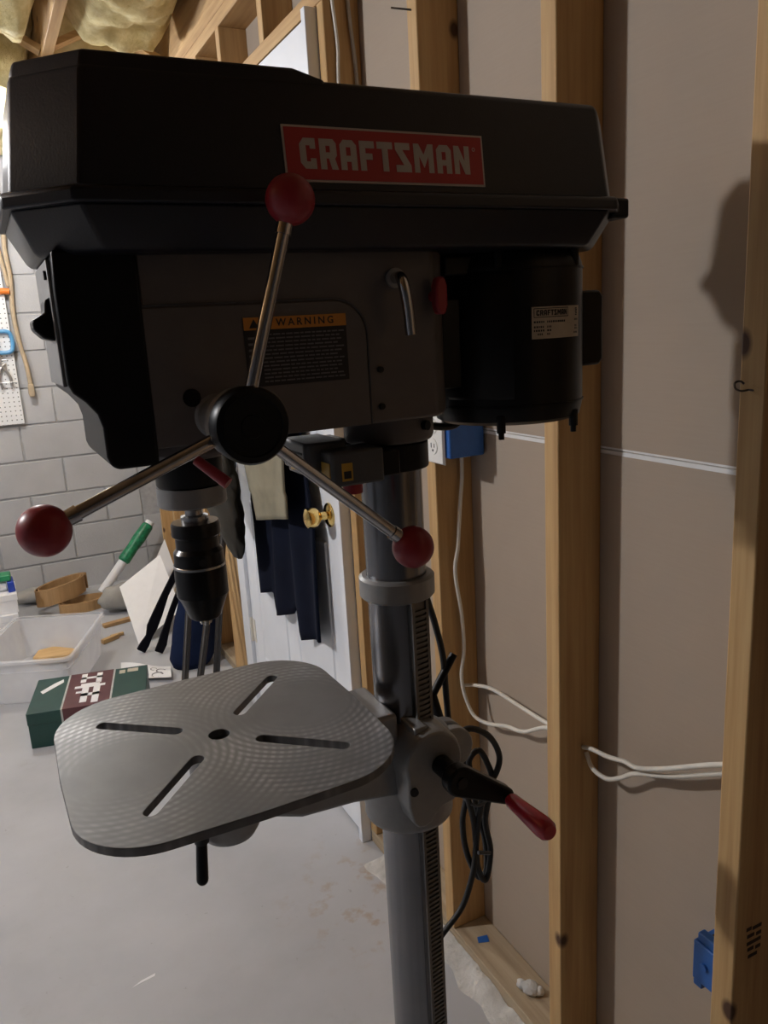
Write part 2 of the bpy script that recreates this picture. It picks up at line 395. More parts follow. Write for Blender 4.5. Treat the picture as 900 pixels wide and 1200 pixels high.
# ---- door
dr = struct('door_1', (.786, 2.33, 0))
part('slab', MB().box((.786, 1.860, .012), (.822, 2.790, 2.127)), 'white_paint', dr, .002)
pw = [(1.975, 2.275), (2.375, 2.675)]
for z0, z1 in ((.25, .86), (1.06, 1.62), (1.74, 1.99)):
    for y0, y1 in pw:
        def rg(i, x): return [(x, y0+i, z0+i), (x, y1-i, z0+i), (x, y1-i, z1-i), (x, y0+i, z1-i)]
        part('panel', MB().loft([rg(0, .7862), rg(.004, .7815), rg(.012, .7815), rg(.018, .7850), rg(.024, .7850), rg(.050, .7815)]), 'white_paint', dr, sharp=15)
part('jamb', MB().box((.772, 1.834, .0), (D+.012, 1.857, 2.140)), 'white_paint', dr, .0015)
part('jamb', MB().box((.772, 2.793, .0), (D+.012, 2.876, 2.140)), 'white_paint', dr, .0015)
part('head_jamb', MB().box((.785, 1.857, 2.130), (D+.012, 2.793, 2.141)), 'wood_y', dr)
kb = part('door_knob', MB().lathe([(.012, 0), (.011, .018), (.016, .022), (.026, .032), (.029, .045), (.026, .058), (.012, .064)], (.777, 1.935, .945), (-1, 0, 0), 28), 'brass', dr)
part('rose', MB().lathe([(.034, 0), (.033, .004), (.026, .009), (.014, .011)], (.7858, 1.935, .945), (-1, 0, 0), 28), 'brass', kb)
for z in (.29, 1.05, 1.86):
    h = part('hinge', MB().box((.7835, 2.757, z), (.7862, 2.790, z+.09)).cyl((.781, 2.7915, z-.003), (.781, 2.7915, z+.093), .006, n=12), 'cable', dr)
for y, z in ((2.23, 1.485), (2.655, 1.065)):
    part('coat_hook', MB().box((.7825, y-.012, z-.03), (.7862, y+.012, z+.03)).tube([(.784, y, z-.012), (.75, y, z-.02), (.70, y, z-.018), (.672, y, z-.004), (.668, y, z+.018)], .004, 8, 5), 'brass', dr)
# ---- block wall
wb = struct('wall_back', (0, YB, 0), MB().box((X0, YB+.006, -.02), (D+.1, YB+.19, 2.44)), 'mortar')
bme = MB().box((.005, 0, .005), (.4014, .05, .1982)).mesh('block')
hme = MB().box((.005, 0, .005), (.1982, .05, .1982)).mesh('block_half')
for r in range(12):
    z = -.019+r*.2032; off = .157+(.2 if r % 2 else 0)
    k = -4
    while off+k*.4064 < D:
        x = off+k*.4064
        if x+.4064 > D+.06: inst('block', hme, 'block', wb, (x, YB, z), bevel=.003)
        else: inst('block', bme, 'block', wb, (x, YB, z), bevel=.003)
        k += 1
part('sill_plate', MB().box((X0, YB-.004, 2.425), (XF-.005, YB+.14, 2.54)), 'dark_wood', wb, .003)
# ---- unseen sides that close the basement
struct('wall_left', (X0, 1, 0), MB().box((X0-.1, Y0, 0), (X0, YB, 2.75)), 'pale_wall')
struct('wall_front', (-1, Y0, 0), MB().box((X0, Y0-.1, 0), (D, Y0, 2.75)), 'plaster_wall')
# ---- ceiling
ce = struct('ceiling', (0, 1, 2.70), MB().box((X0-.1, Y0-.1, 2.705), (D+.1, YB+.2, 2.73)), 'subfloor')
jm = MB().box((-.019, Y0, 2.462), (.019, YB-.005, 2.704)).mesh('joist', (0, 1, 2.70))
jx = [.40-.406*k for k in range(9)]+[.858]
for x in jx: inst('joist', jm, 'wood_y', ce, (x, 1, 2.70), bevel=.002)
def brace(x0, x1, y, up):
    z0, z1 = (2.485, 2.68) if up else (2.68, 2.485)
    a = Vector((x0+.02, y, z0)); b = Vector((x1-.02, y, z1)); d = b-a
    part('bridging', MB().obox((a+b)/2, (d, (0, 1, 0), d.cross(Vector((0, 1, 0)))), (d.length/2, .032, .010)), 'wood_x', ce)
for y in (1.6, 3.35):
    for a, b in ((.40, .839), (-.006, .40), (-.412, -.006)):
        brace(a, b, y, True); brace(a, b, y+.07, False)
part('blocking', MB().box((.419, 2.62, 2.47), (.839, 2.658, 2.703)), 'wood_x', ce)
def batt(x0, x1, y0, y1, zb, seed):
    mb = MB(); nx, ny = 14, int((y1-y0)/.035)+2; rng = [[None]*(nx+1) for _ in range(ny+1)]; vs = []; fs = []
    for j in range(ny+1):
        for i in range(nx+1):
            u, v = i/nx, j/ny
            e = min(u, 1-u, .5)*2; ev = min(v, 1-v)*12
            drop = (.35+.65*min(1, e*2.2))*min(1, .15+ev)
            p = Vector((x0+(x1-x0)*u, y0+(y1-y0)*v, 0))
            n = noise.fractal(p*7+Vector((seed, 0, 0)), 1.0, 2.0, 4)+.6*noise.noise(p*3+Vector((0, seed, 0)))
            z = 2.70-(2.70-zb)*drop+n*.045
            sx = noise.noise(p*9+Vector((5, seed, 2)))*.02
            vs.append((p.x+sx*min(1, e*3), p.y+sx, min(2.704, z)))
    for j in range(ny):
        for i in range(nx):
            a = j*(nx+1)+i; fs.append((a, a+nx+1, a+nx+2, a+1))
    base = len(vs)
    for j in range(ny+1):
        for i in (0, nx): vs.append((x0+(x1-x0)*i/nx, y0+(y1-y0)*j/ny, 2.7045))
    for j in range(ny):
        for s_, i in ((0, 0), (1, nx)):
            a = j*(nx+1)+i; b = (j+1)*(nx+1)+i; fs.append((a, b, base+2*(j+1)+s_, base+2*j+s_))
    mb.add(vs, fs); part('insulation_batt', mb, 'insulation', ce, sharp=180)
batt(.421, .835, 2.70, 3.32, 2.47, 1.3); batt(.421, .835, 3.46, 4.85, 2.44, 4.1)
batt(.015, .379, 2.45, 3.32, 2.455, 7.7); batt(.015, .379, 3.44, 4.85, 2.40, 9.2)
batt(-.39, -.027, 2.3, 3.32, 2.45, 2.9); batt(-.39, -.027, 3.44, 4.85, 2.42, 5.6)

# ------------------------------------------------------------------ ceiling lamps (the room's light, out of frame)
for i, ((x, y, z), st) in enumerate(LAMPS):
    t_ = thing('ceiling_lamp', (x, y, 2.462), ['bare bulb in white porcelain holder on the joists near the drill press', 'bare bulb in white porcelain holder on the joists near the block wall'][i], 'lamp', 'bare bulbs on the joists')
    part('mount_board', MB().box((x-.26, y-.06, 2.440), (x+.26, y+.06, 2.461)), 'wood_x', t_)
    part('lamp_holder', MB().lathe([(.065, 0), (.065, .012), (.045, .03), (.026, .045), (.026, .075)], (x, y, 2.440), (0, 0, -1)), 'white_plastic', t_)
    bm_, e_ = bulb(); e_.inputs[1].default_value = st; M['bulb%d' % i] = bm_
    part('bulb', MB().lathe([(.022, .070), (.045, .090), (.064, .120), (.068, .150), (.058, .185), (.034, .208), (.004, .216)], (x, y, 2.440), (0, 0, -1)), 'bulb%d' % i, t_)

# ================================================================== DRILL PRESS
XC, YC, XS = .4165, .8245, .1805            # column axis, spindle axis
dp = thing('drill_press', (XC, YC, 0), 'floor-standing drill press with black belt cover, red ball handles and grey square table', 'drill press')
part('base', MB().loft([[(x, y, z) for x, y in ((XC-.40+i, YC-.15+i), (XC+.13-i, YC-.15+i), (XC+.13-i, YC+.15-i), (XC-.40+i, YC+.15-i))] for z, i in ((.001, 0), (.03, .002), (.045, .02))])
     .lathe([(.085, .044), (.085, .055), (.056, .075), (.052, .16), (.049, .165)], (XC, YC, 0)), 'casting', dp, .004)
part('column', MB().cyl((XC, YC, .05), (XC, YC, 1.40), .0365, n=64), 'column', dp)
# rack with teeth on the camera side of the column
ra = math.radians(-80); rn = Vector((math.cos(ra), math.sin(ra), 0)); rt = Vector((-rn.y, rn.x, 0)); cc = Vector((XC, YC, 0))
rk = MB(); rk.obox(cc+rn*.0385+Vector((0, 0, .64)), (rt, rn, (0, 0, 1)), (.0125, .0035, .475))
for s_ in (-1, 1): rk.obox(cc+rn*.0405+rt*.0105*s_+Vector((0, 0, .64)), (rt, rn, (0, 0, 1)), (.0020, .0035, .475))
z = .17
while z < 1.108:
    c = cc+rn*.0415+Vector((0, 0, z)); h = Vector((0, 0, 1))
    rk.loft([[c-rt*.0085-h*.0024, c+rt*.0085-h*.0024, c+rt*.0085+h*.0024, c-rt*.0085+h*.0024],
             [c-rt*.0085-h*.0015+rn*.0026, c+rt*.0085-h*.0015+rn*.0026, c+rt*.0085+h*.0015+rn*.0026, c-rt*.0085+h*.0015+rn*.0026]])
    z += .0068
part('rack', rk, 'rack', dp)
cl = part('column_collar', MB().lathe([(.0368, 1.1415), (.0425, 1.1415), (.0462, 1.1385), (.0462, 1.1165), (.0440, 1.1140), (.0368, 1.1140)], cc, n=64, cap=False), 'casting', dp)

# ---- belt cover (upper lid) and pulley housing
def plan(z, i, x0=.041, x1=.690, y0=.7005, y1=.9485, cf=.050, cr=.050, fx=0):
    x0 += i+fx; x1 -= i; y0 += i; y1 -= i
    return [(x0+cf, y0, z), (x1-cr, y0, z), (x1, y0+cr, z), (x1, y1-cr, z), (x1-cr, y1, z), (x0+cf, y1, z), (x0, y1-cf, z), (x0, y0+cf, z)]
cv = part('belt_cover', MB().loft([plan(1.5535, .003), plan(1.560, .003), plan(1.644, .0115, fx=.004), plan(1.649, .0133, fx=.0045), plan(1.652, .018, fx=.005)])
          .loft([[(0.0575, 0.763, 1.64), (0.1075, 0.713, 1.64), (0.318, 0.713, 1.64), (0.318, 0.936, 1.64), (0.1075, 0.936, 1.64), (0.0575, 0.886, 1.64)],
                 [(0.059, 0.7635, 1.6515), (0.1085, 0.714, 1.6515), (0.316, 0.714, 1.6515), (0.316, 0.935, 1.6515), (0.1085, 0.935, 1.6515), (0.059, 0.8855, 1.6515)],
                 [(0.0625, 0.7655, 1.6605), (0.1105, 0.7165, 1.6605), (0.286, 0.7165, 1.6605), (0.286, 0.9325, 1.6605), (0.1105, 0.9325, 1.6605), (0.0625, 0.8835, 1.6605)]]), 'cover', dp, .0035, 3)
part('cover_lip', MB().loft([plan(1.5435, -.0045), plan(1.5545, -.0045), plan(1.5575, -.001)]), 'cover', dp, .0022, 2)
part('pulley_housing', MB().loft([plan(1.5075, .020), plan(1.512, .0165), plan(1.5445, .0015)]), 'cover', dp, .003, 2)
for x in (.10, .17): part('lid_stop', MB().box((x, .75, 1.6600), (x+.03, .79, 1.6650)), 'black', dp, .002)
part('cover_latch', MB().box((.660, .720, 1.538), (.6845, .752, 1.5595)), 'black', dp, .003)
# badge on the sloping side of the cover
bu = Vector((1, 0, 0)); bv = Vector((0, .0085, .084)).normalized(); bn = Vector((0, -bv.z, bv.y))
def bp(x, z, o): # point on cover side at x, z, offset o outwards
    y = .7035+(z-1.560)*.0085/.084
    return Vector((x, y, z))+bn*o
def slab(x0, z0, x1, z1, o0, o1): return [bp(x0, z0, o0), bp(x1, z0, o0), bp(x1, z1, o0), bp(x0, z1, o0)], [bp(x0, z0, o1), bp(x1, z0, o1), bp(x1, z1, o1), bp(x0, z1, o1)]
part('badge_border', MB().loft(list(slab(.2680, 1.5635, .4780, 1.6115, -.0005, .0010))), 'silver_print', cv)
part('badge', MB().loft(list(slab(.2700, 1.5655, .4760, 1.6095, -.0003, .0015))), 'badge_red', cv)
G = {'C': [[(0, .3), (.36, .42), (.36, 1.08), (0, 1.2)], [(0, 1.2), (.36, 1.08), (.36, 1.14), (.9, 1.14), (.9, 1.5), (.25, 1.5)], [(.25, 0), (.9, 0), (.9, .36), (.36, .36), (.36, .42), (0, .3)],
           [(.58, 1.14), (.9, 1.14), (.9, .98), (.58, .98)], [(.58, .36), (.9, .36), (.9, .52), (.58, .52)]],
     'R': [[(0, 0), (.36, 0), (.36, 1.5), (0, 1.5)], [(.36, 1.16), (.6, 1.16), (.8, 1.5), (.36, 1.5)], [(.6, 1.16), (.6, .84), (.98, .7), (.98, 1.3), (.8, 1.5)], [(.36, .84), (.6, .84), (.98, .7), (.86, .54), (.36, .54)], [(.5, .54), (.86, .54), (1.02, 0), (.64, 0)]],
     'A': [[(0, 0), (.36, 0), (.36, 1.14), (.22, 1.5), (0, 1.25)], [(.98, 0), (.62, 0), (.62, 1.14), (.76, 1.5), (.98, 1.25)], [(.22, 1.5), (.36, 1.14), (.62, 1.14), (.76, 1.5)], [(.36, .42), (.62, .42), (.62, .72), (.36, .72)]],
     'F': [[(0, 0), (.36, 0), (.36, 1.5), (0, 1.5)], [(.36, 1.14), (.9, 1.14), (.9, 1.5), (.36, 1.5)], [(.36, .56), (.76, .56), (.76, .88), (.36, .88)]],
     'T': [[(0, 1.14), (.96, 1.14), (.96, 1.5), (0, 1.5)], [(.3, 0), (.66, 0), (.66, 1.14), (.3, 1.14)]],
     'S': [[(0, 1.14), (.92, 1.14), (.92, 1.5), (0, 1.5)], [(0, 1.14), (.46, 1.14), (.96, .36), (.5, .36)], [(0, 0), (.96, 0), (.96, .36), (0, .36)]],
     'M': [[(0, 0), (.34, 0), (.34, 1.5), (0, 1.5)], [(.92, 0), (1.26, 0), (1.26, 1.5), (.92, 1.5)], [(.34, 1.5), (.34, .85), (.63, .25), (.63, .95)], [(.92, 1.5), (.92, .85), (.63, .25), (.63, .95)]],
     'N': [[(0, 0), (.34, 0), (.34, 1.5), (0, 1.5)], [(.70, 0), (1.04, 0), (1.04, 1.5), (.70, 1.5)], [(.34, 1.5), (.34, .80), (.70, 0), (.70, .70)]]}
adv = {'C': 1.12, 'R': 1.18, 'A': 1.16, 'F': 1.06, 'T': 1.12, 'S': 1.16, 'M': 1.46, 'N': 1.2}
def logo(word, x0, z0, w_, h_, pt):
    tot = sum(adv[c] for c in word)-.16; mb = MB(); x = 0
    for ch in word:
        for pl in G[ch]:
            mb.add([pt(x0+(x+px)*w_/tot, z0+py*h_/1.5) for px, py in pl], [tuple(range(len(pl)))])
        x += adv[ch]
    return mb
lg = logo('CRAFTSMAN', .2830, 1.5745, .1780, .0262, lambda x, z: bp(x, z, .0019))
part('badge_lettering', lg, 'silver_print', cv)
rm = MB(); 
rm.add([bp(.4665+r*math.cos(a*PI/8), 1.598+r*math.sin(a*PI/8), .0019) for r in (.0018, .0012) for a in range(16)], [(a, (a+1) % 16, 16+(a+1) % 16, 16+a) for a in range(16)])
part('badge_mark', rm, 'silver_print', cv)

# ---- head casting
YN = .7495                                   # near face of the head
YF = 2*YC-YN
hd = part('head', MB().loft([[(.137, YN, z), (.440, YN, z), (.4535, YN+.010, z), (.478, YN+.045, z), (.478, YF-.045, z), (.4535, YF-.010, z), (.440, YF, z), (.137, YF, z)] for z in (1.335, 1.513)])
          .lathe([(.0525, 1.336), (.0525, 1.311), (.050, 1.3045), (.0368, 1.3045)], cc, n=48)
          .lathe([(.046, 1.336), (.046, 1.318), (.040, 1.314)], (XS, YC, 0), n=40), 'head', dp, .003)
def arcp(cx, cz, r, a0, a1, n=8): return [(cx+r*math.cos(math.radians(a0+(a1-a0)*i/n)), cz+r*math.sin(math.radians(a0+(a1-a0)*i/n))) for i in range(n+1)]
rp = [(.1375, 1.3355), (.3585, 1.3355)]+arcp(.3235, 1.4275, .035, 0, 90)+[(.1375, 1.4625)]
part('raised_panel', MB().loft([[(x, YN+.001, z) for x, z in rp], [(x-.0005, YN-.0028, z-.0005) for x, z in rp]]), 'head', hd, .0012)
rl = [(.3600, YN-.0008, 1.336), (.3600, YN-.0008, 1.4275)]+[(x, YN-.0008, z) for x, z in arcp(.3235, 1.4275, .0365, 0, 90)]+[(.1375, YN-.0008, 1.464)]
part('panel_edge_shade', MB().tube(rl, .0011, 6, 1), 'ridge', hd)  # dark line painted in as the shade along the raised panel's edge
for x, z, r in ((.1736, 1.3793, .0085), (.3723, 1.3907, .0032), (.3719, 1.3526, .0032)):
    part('set_screw', MB().cyl((x, YN+.004, z), (x, YN-.0036, z), r, n=18), 'black', hd)
part('set_screw', MB().cyl(cc+Vector((.020, -.047, 1.3235)), cc+Vector((.0228, -.0535, 1.3235)), .0055, n=16), 'black', hd)
# warning label
wl = part('warning_label', MB().box((.2294, YN-.0036, 1.3840), (.3355, YN-.0026, 1.4492)), 'black_print', dp)
part('label_header', MB().box((.2294, YN-.0041, 1.4375), (.3355, YN-.0030, 1.4492)), 'orange_print', wl)
part('header_lettering', text_mb('WARNING', .0068, (.2920, YN-.0043, 1.4434), (1, 0, 0), (0, 0, 1), .02, 'CENTER', 1.45), 'black_print', wl)
part('warning_triangle', MB().add([(.2345, YN-.0043, 1.4393), (.2445, YN-.0043, 1.4393), (.2395, YN-.0043, 1.4478)], [(0, 1, 2)]), 'black_print', wl)
tl = MB(); z = 1.4335
for i in range(13):
    e = .333-random.random()*.012 if i % 4 else .3325
    x = .246
    while x < e-.004:
        w_ = random.uniform(.003, .010); tl.add([(x, YN-.0039, z), (min(e, x+w_), YN-.0039, z), (min(e, x+w_), YN-.0039, z-.0014), (x, YN-.0039, z-.0014)], [(0, 1, 2, 3)]); x += w_+.0012
    z -= .0037
for i in range(8): tl.add([(.2325, YN-.0039, 1.431-i*.0056), (.2410, YN-.0039, 1.431-i*.0056), (.2410, YN-.0039, 1.4288-i*.0056), (.2325, YN-.0039, 1.4288-i*.0056)], [(0, 1, 2, 3)])
part('label_print', tl, 'grey_print', wl)
# belt tension lever and red locking knob
part('tension_lever', MB().tube([(.3948, YN+.004, 1.4815), (.3905, YN-.018, 1.4815), (.3875, YN-.029, 1.4790), (.3880, YN-.0335, 1.4690), (.3905, YN-.0345, 1.4500), (.3925, YN-.0345, 1.4245)], .0058, 16), 'chrome', dp, sharp=60)
part('lever_boss', MB().cyl((.3948, YN+.002, 1.4815), (.3938, YN-.006, 1.4815), .010, n=20), 'casting', dp)
kn = MB(); kn.lathe([(.006, 0), (.006, .012)], (.4400, YN+.004, 1.462), (0, -1, 0), 14)
kn.loft([[(x, y, z) for x, z in ((.4330, 1.452), (.4360, 1.443), (.4440, 1.443), (.4470, 1.452), (.4470, 1.472), (.4440, 1.481), (.4360, 1.481), (.4330, 1.472))] for y in (YN-.007, YN-.019)])
part('lock_knob', kn, 'red', dp, .0025)
# black front cover with the switch
fp = [(.1385, 1.5125), (.1375, 1.3205), (.1000, 1.3205), (.0940, 1.3250), (.0915, 1.3330), (.0915, 1.3600), (.0885, 1.3720), (.0800, 1.3835), (.0705, 1.3920), (.0675, 1.4000), (.0675, 1.4800), (.0690, 1.5125)]
fr = part('front_panel', MB().loft([[(x, YN-.004, z) for x, z in fp], [(x, YF+.004, z) for x, z in fp]]), 'black', dp, .003, 3)
part('panel_lit_face', MB().box((.0648, YN+.012, 1.3975), (.0682, YF-.012, 1.506)), 'casting', fr, .001)  # paler plate stands in for the light on the panel's front
sw = [(.0680, 1.4770), (.0600, 1.4725), (.0590, 1.4620), (.0480, 1.4560), (.0485, 1.4480), (.0560, 1.4400), (.0680, 1.4370)]
part('switch_paddle', MB().loft([[(x, YN+.022, z) for x, z in sw], [(x, YN+.062, z) for x, z in sw]]), 'black', fr, .002)
part('panel_screw', MB().cyl((.0655, YN+.02, 1.4935), (.0625, YN+.02, 1.4935), .004, n=14), 'black', fr)
# motor
XM, RM = .585, .0920
def cy(a, r=RM, z=0): a = math.radians(a); return Vector((XM+r*math.cos(a), YC+r*math.sin(a), z))
mo = part('motor', MB().lathe([(.050, 1.3125), (.080, 1.3135), (.0885, 1.3180), (.0912, 1.3290), (RM, 1.3350), (RM, 1.4900), (.0908, 1.4960), (.0870, 1.5060), (.050, 1.5090)], (XM, YC, 0), n=56), 'motor', dp)
for z in (1.3345, 1.4880): part('end_ring', MB().lathe([(RM+.0012, z), (RM+.0012, z+.002)], (XM, YC, 0), n=56), 'motor', mo)
pl_ = MB(); A = [-172+52*i/14 for i in range(15)]
pl_.loft([[cy(a, RM+o, z) for a in A] + [cy(a, RM-.002, z) for a in reversed(A)] for z, o in ((1.345, .0005), (1.349, .0030), (1.482, .0030), (1.486, .0005))])
part('motor_shield', pl_, 'motor', mo)
A = [-107+46*i/12 for i in range(13)]
npm = MB().loft([[cy(a, RM+.0009, z) for a in A]+[cy(a, RM-.001, z) for a in reversed(A)] for z in (1.4105, 1.4455)])
part('nameplate', npm, 'nameplate', mo)
def np_pt(u, z, o=.0013): return cy(-107+46*u, RM+o, z)
fm = MB()
def strip(mb, u0, u1, z0, z1, o=.0012):
    n = 8; vs = [np_pt(u0+(u1-u0)*i/n, z, o) for z in (z0, z1) for i in range(n+1)]
    mb.add(vs, [(i, i+1, n+2+i, n+1+i) for i in range(n)])
for a_ in ((.03, .68, 1.4432, 1.4440), (.03, .68, 1.4338, 1.4346)): strip(fm, *a_)
for a_ in ((.03, .04, 1.4338, 1.4440), (.67, .68, 1.4338, 1.4440)): strip(fm, *a_)
for u0, u1, z in ((.03, .20, 1.4290), (.25, .62, 1.4290), (.03, .20, 1.4235), (.25, .33, 1.4235), (.03, .20, 1.4195), (.25, .33, 1.4195), (.09, .18, 1.4155), (.25, .32, 1.4155), (.85, .95, 1.4300), (.86, .94, 1.4230), (.86, .94, 1.4200), (.83, .95, 1.4155)):
    u = u0
    while u < u1-.01:
        d = random.uniform(.015, .03); strip(fm, u, min(u1, u+d), z-.0011, z+.0011); u += d+.012
for k in range(5): strip(fm, .87+.01*(k % 2), .93+.01*(k % 2), 1.4345+k*.0018, 1.4357+k*.0018)
part('nameplate_print', fm, 'black_print', mo)
part('nameplate_lettering', logo('CRAFTSMAN', .07, 1.4358, .57, .0062, lambda u, z: np_pt(u, z)), 'black_print', mo)
part('capacitor_box', MB().loft([[(x, y, z) for x, z in ((.670, 1.372), (.700, 1.372), (.7055, 1.379), (.7055, 1.456), (.700, 1.463), (.670, 1.463))] for y in (.785, .862)]), 'motor', mo, .003)
for a in (-130, -62, 30, 120):
    part('bolt', MB().cyl(cy(a, .0875, 1.325), cy(a, .0875, 1.3060), .0055, n=10).cyl(cy(a, .0875, 1.3070), cy(a, .0875, 1.2985), .0035, n=8), 'motor', mo)
    part('bolt', MB().cyl(cy(a, .0885, 1.490), cy(a, .0885, 1.514), .0055, n=10), 'motor', mo)
part('motor_bracket', MB().box((.470, .785, 1.36), (.4955, .864, 1.46)), 'motor', dp, .002)
part('motor_slide', MB().box((.474, .78, 1.485), (.56, .869, 1.505)), 'motor', dp, .002)
part('motor_cord', MB().tube([(.545, .862, 1.316), (.53, .868, 1.305), (.50, .872, 1.308), (.470, .870, 1.318)], .005, 8), 'rubber', dp)
# feed hub and its three handles
HX, HZ, HY = .1954, 1.3598, .650
fh = part('feed_hub', MB().lathe([(.022, 0), (.019, .004), (.019, .040), (.021, .060), (.027, .066), (.0315, .078), (.0315, .092), (.028, .096)], (HX, YN-.002, HZ), (0, -1, 0), 40), 'casting', dp)
part('hub_cap', MB().lathe([(.029, 0), (.0328, .002), (.0328, .016), (.0308, .0195), (.026, .0205), (.025, .019), (.010, .019), (.0095, .0205), (.002, .0205)], (HX, HY+.004, HZ), (0, -1, 0), 44), 'black', fh)
HB = [(.2495, 1.5398), (.0265, 1.2957), (.3480, 1.2255)]
for bx, bz in HB:
    a = Vector((HX, HY+.010, HZ)); b = Vector((bx, HY, bz)); d = (b-a).normalized()
    hn = part('feed_handle', MB().cyl(a+d*.028, b-d*.010, .0058, n=20).cyl(b-d*.028, b-d*.014, .0072, .0066, n=20), 'chrome', dp)
    part('ball_knob', MB().sphere(b, .0205, 32, 20), 'red', hn, sharp=180)
dl = MB().cyl((.165, YN-.030, 1.325), (.187, YN-.050, 1.303), .0048, .0058, 14)
part('depth_lock', dl, 'red', dp)
# quill, spindle, chuck
so = (XS, YC, 0)
part('quill_cap', MB().lathe([(.0350, 1.334), (.0350, 1.2865), (.0330, 1.2835)], so, n=40), 'black', dp)
part('quill_collar', MB().lathe([(.030, 1.2840), (.0358, 1.2840), (.0362, 1.2655), (.0345, 1.2633), (.012, 1.2633)], so, n=40), 'casting', dp)
part('spindle', MB().lathe([(.0125, 1.2640), (.0125, 1.2585), (.0095, 1.2570), (.0095, 1.2520), (.0145, 1.2505), (.0145, 1.2420)], so, n=28), 'jaw', dp)
ck = part('chuck', MB().lathe([(.012, 1.2450), (.0245, 1.2445), (.0258, 1.2415), (.0258, 1.2305), (.0228, 1.2280), (.0228, 1.2165), (.0262, 1.2120), (.0268, 1.1960), (.0276, 1.1945), (.0278, 1.1640), (.0250, 1.1590), (.0172, 1.1385), (.0150, 1.1365), (.006, 1.1365)], so, n=44), 'chuck', dp, sharp=28)
part('chuck_ring', MB().lathe([(.0272, 1.1985), (.0279, 1.1978), (.0279, 1.1955), (.0272, 1.1948)], so, n=44, cap=False), 'jaw', ck)
for a in (-95, 25, 145):
    a = math.radians(a); part('key_hole', MB().cyl((XS+.0225*math.cos(a), YC+.0225*math.sin(a), 1.2045), (XS+.0272*math.cos(a), YC+.0272*math.sin(a), 1.2045), .0042, n=14), 'gap', ck)
    part('jaw', MB().cyl((XS+.008*math.cos(a), YC+.008*math.sin(a), 1.145), (XS+.0035*math.cos(a), YC+.0035*math.sin(a), 1.1285), .0042, .0028, 10), 'jaw', ck)
# laser guide clamped to the column
lz = part('laser_guide', MB().lathe([(.0368, 1.272), (.0455, 1.272), (.0455, 1.3035), (.0368, 1.3035)], cc, n=40, cap=False).box((.372, .757, 1.276), (.395, .805, 1.3035)).box((.372, .845, 1.276), (.395, .892, 1.3035)), 'black', dp, .002)
for y0, y1 in ((.754, .800), (.850, .897)):
    part('laser_housing', MB().loft([[(.314, y0+.004, z), (.322, y0, z), (.374, y0, z), (.374, y1, z), (.322, y1, z), (.314, y1-.004, z)] for z in (1.2715, 1.309)]), 'laser_grey', lz, .003)
    part('laser_label', MB().box((.3128, y0+.008, 1.2765), (.3138, y0+.030, 1.2965)), 'yellow_label', lz)
    part('laser_label', MB().box((.3235, y0-.0006, 1.2775), (.3360, y0+.0002, 1.2965)), 'yellow_label', lz)
    part('label_mark', MB().box((.3255, y0-.0009, 1.280), (.3340, y0-.0005, 1.288)), 'black_print', lz)
    part('adjusting_wheel', MB().cyl((.345, (y0+y1)/2, 1.272), (.345, (y0+y1)/2, 1.259), .011, n=18), 'red', lz)
part('laser_bridge', MB().loft([[(.297, .792, z), (.305, .786, z), (.345, .786, z), (.345, .864, z), (.305, .864, z), (.297, .858, z)] for z in (1.2845, 1.3165)]), 'laser_grey', lz, .003)
for z in (1.2955, 1.3035): part('vent_slot', MB().box((.2963, .798, z), (.2975, .828, z+.0022)), 'gap', lz)
# ---- table
def table_mesh():
    cu = bpy.data.curves.new('t', 'CURVE'); cu.dimensions = '2D'; cu.fill_mode = 'BOTH'; cu.extrude = .0040; cu.bevel_depth = .0008; cu.bevel_resolution = 1
    def poly(pts):
        s_ = cu.splines.new('POLY'); s_.points.add(len(pts)-1); s_.use_cyclic_u = True
        for p, q in zip(s_.points, pts): p.co = (q[0], q[1], 0, 1)
    H_, r = .1675, .080; pts = []
    for qx, qy, a0 in ((1, 1, 0), (-1, 1, 90), (-1, -1, 180), (1, -1, 270)):
        for i in range(15):
            a = math.radians(a0+90*i/14); pts.append((qx*(H_-r)+r*math.cos(a), qy*(H_-r)+r*math.sin(a)))
        nx = {(1, 1): (0, 1), (-1, 1): (-1, 0), (-1, -1): (0, -1), (1, -1): (1, 0)}[(qx, qy)]
        pts.append((nx[0]*(H_+.002), nx[1]*(H_+.002)))
    poly(pts)
    poly([(.0125*math.cos(2*PI*i/28), .0125*math.sin(2*PI*i/28)) for i in range(28)])
    for k in range(4):
        th = math.radians([47.5, 139.8, 229, 318][k]); d = Vector((math.cos(th), math.sin(th))); n = Vector((-d.y, d.x)); q = []
        for c0, sg in ((.1485, 1), (.0535, -1)):
            for i in range(9):
                a = math.radians(-90+180*i/8); q.append(d*(c0+sg*.0082*math.cos(a))+n*(sg*.0082*math.sin(a)))
        poly(q)
    me = from_curve(bpy.data.objects.new('t', cu))
    for p in me.polygons: p.use_smooth = False
    return me
tb = link('table', table_mesh(), 'table', dp, Vector((XS, YC, .9898))-WO[dp])
def lip(h):
    pts = []
    for qx, qy, a0 in ((1, 1, 0), (-1, 1, 90), (-1, -1, 180), (1, -1, 270)):
        for i in range(9):
            a = math.radians(a0+90*i/8); pts.append((XS+qx*.0855+(.080-h)*math.cos(a), YC+qy*.0855+(.080-h)*math.sin(a)))
    return pts
am = MB()
ap = [(.150, .9815), (.150, .925), (.170, .912), (.205, .905), (.255, .8865), (.320, .8825), (.385, .872), (.385, .9815)]
am.loft([[(x, .778, z) for x, z in ap], [(x, .871, z) for x, z in ap]])
for a in (47.5, 139.8):                                            # ribs between the slots
    pass
part('table_arm', am, 'casting', dp, .005)
part('table_boss', MB().lathe([(.036, .9812), (.036, .880), (.030, .870), (.013, .870), (.013, .9812)], so, n=36, cap=False), 'casting', dp)
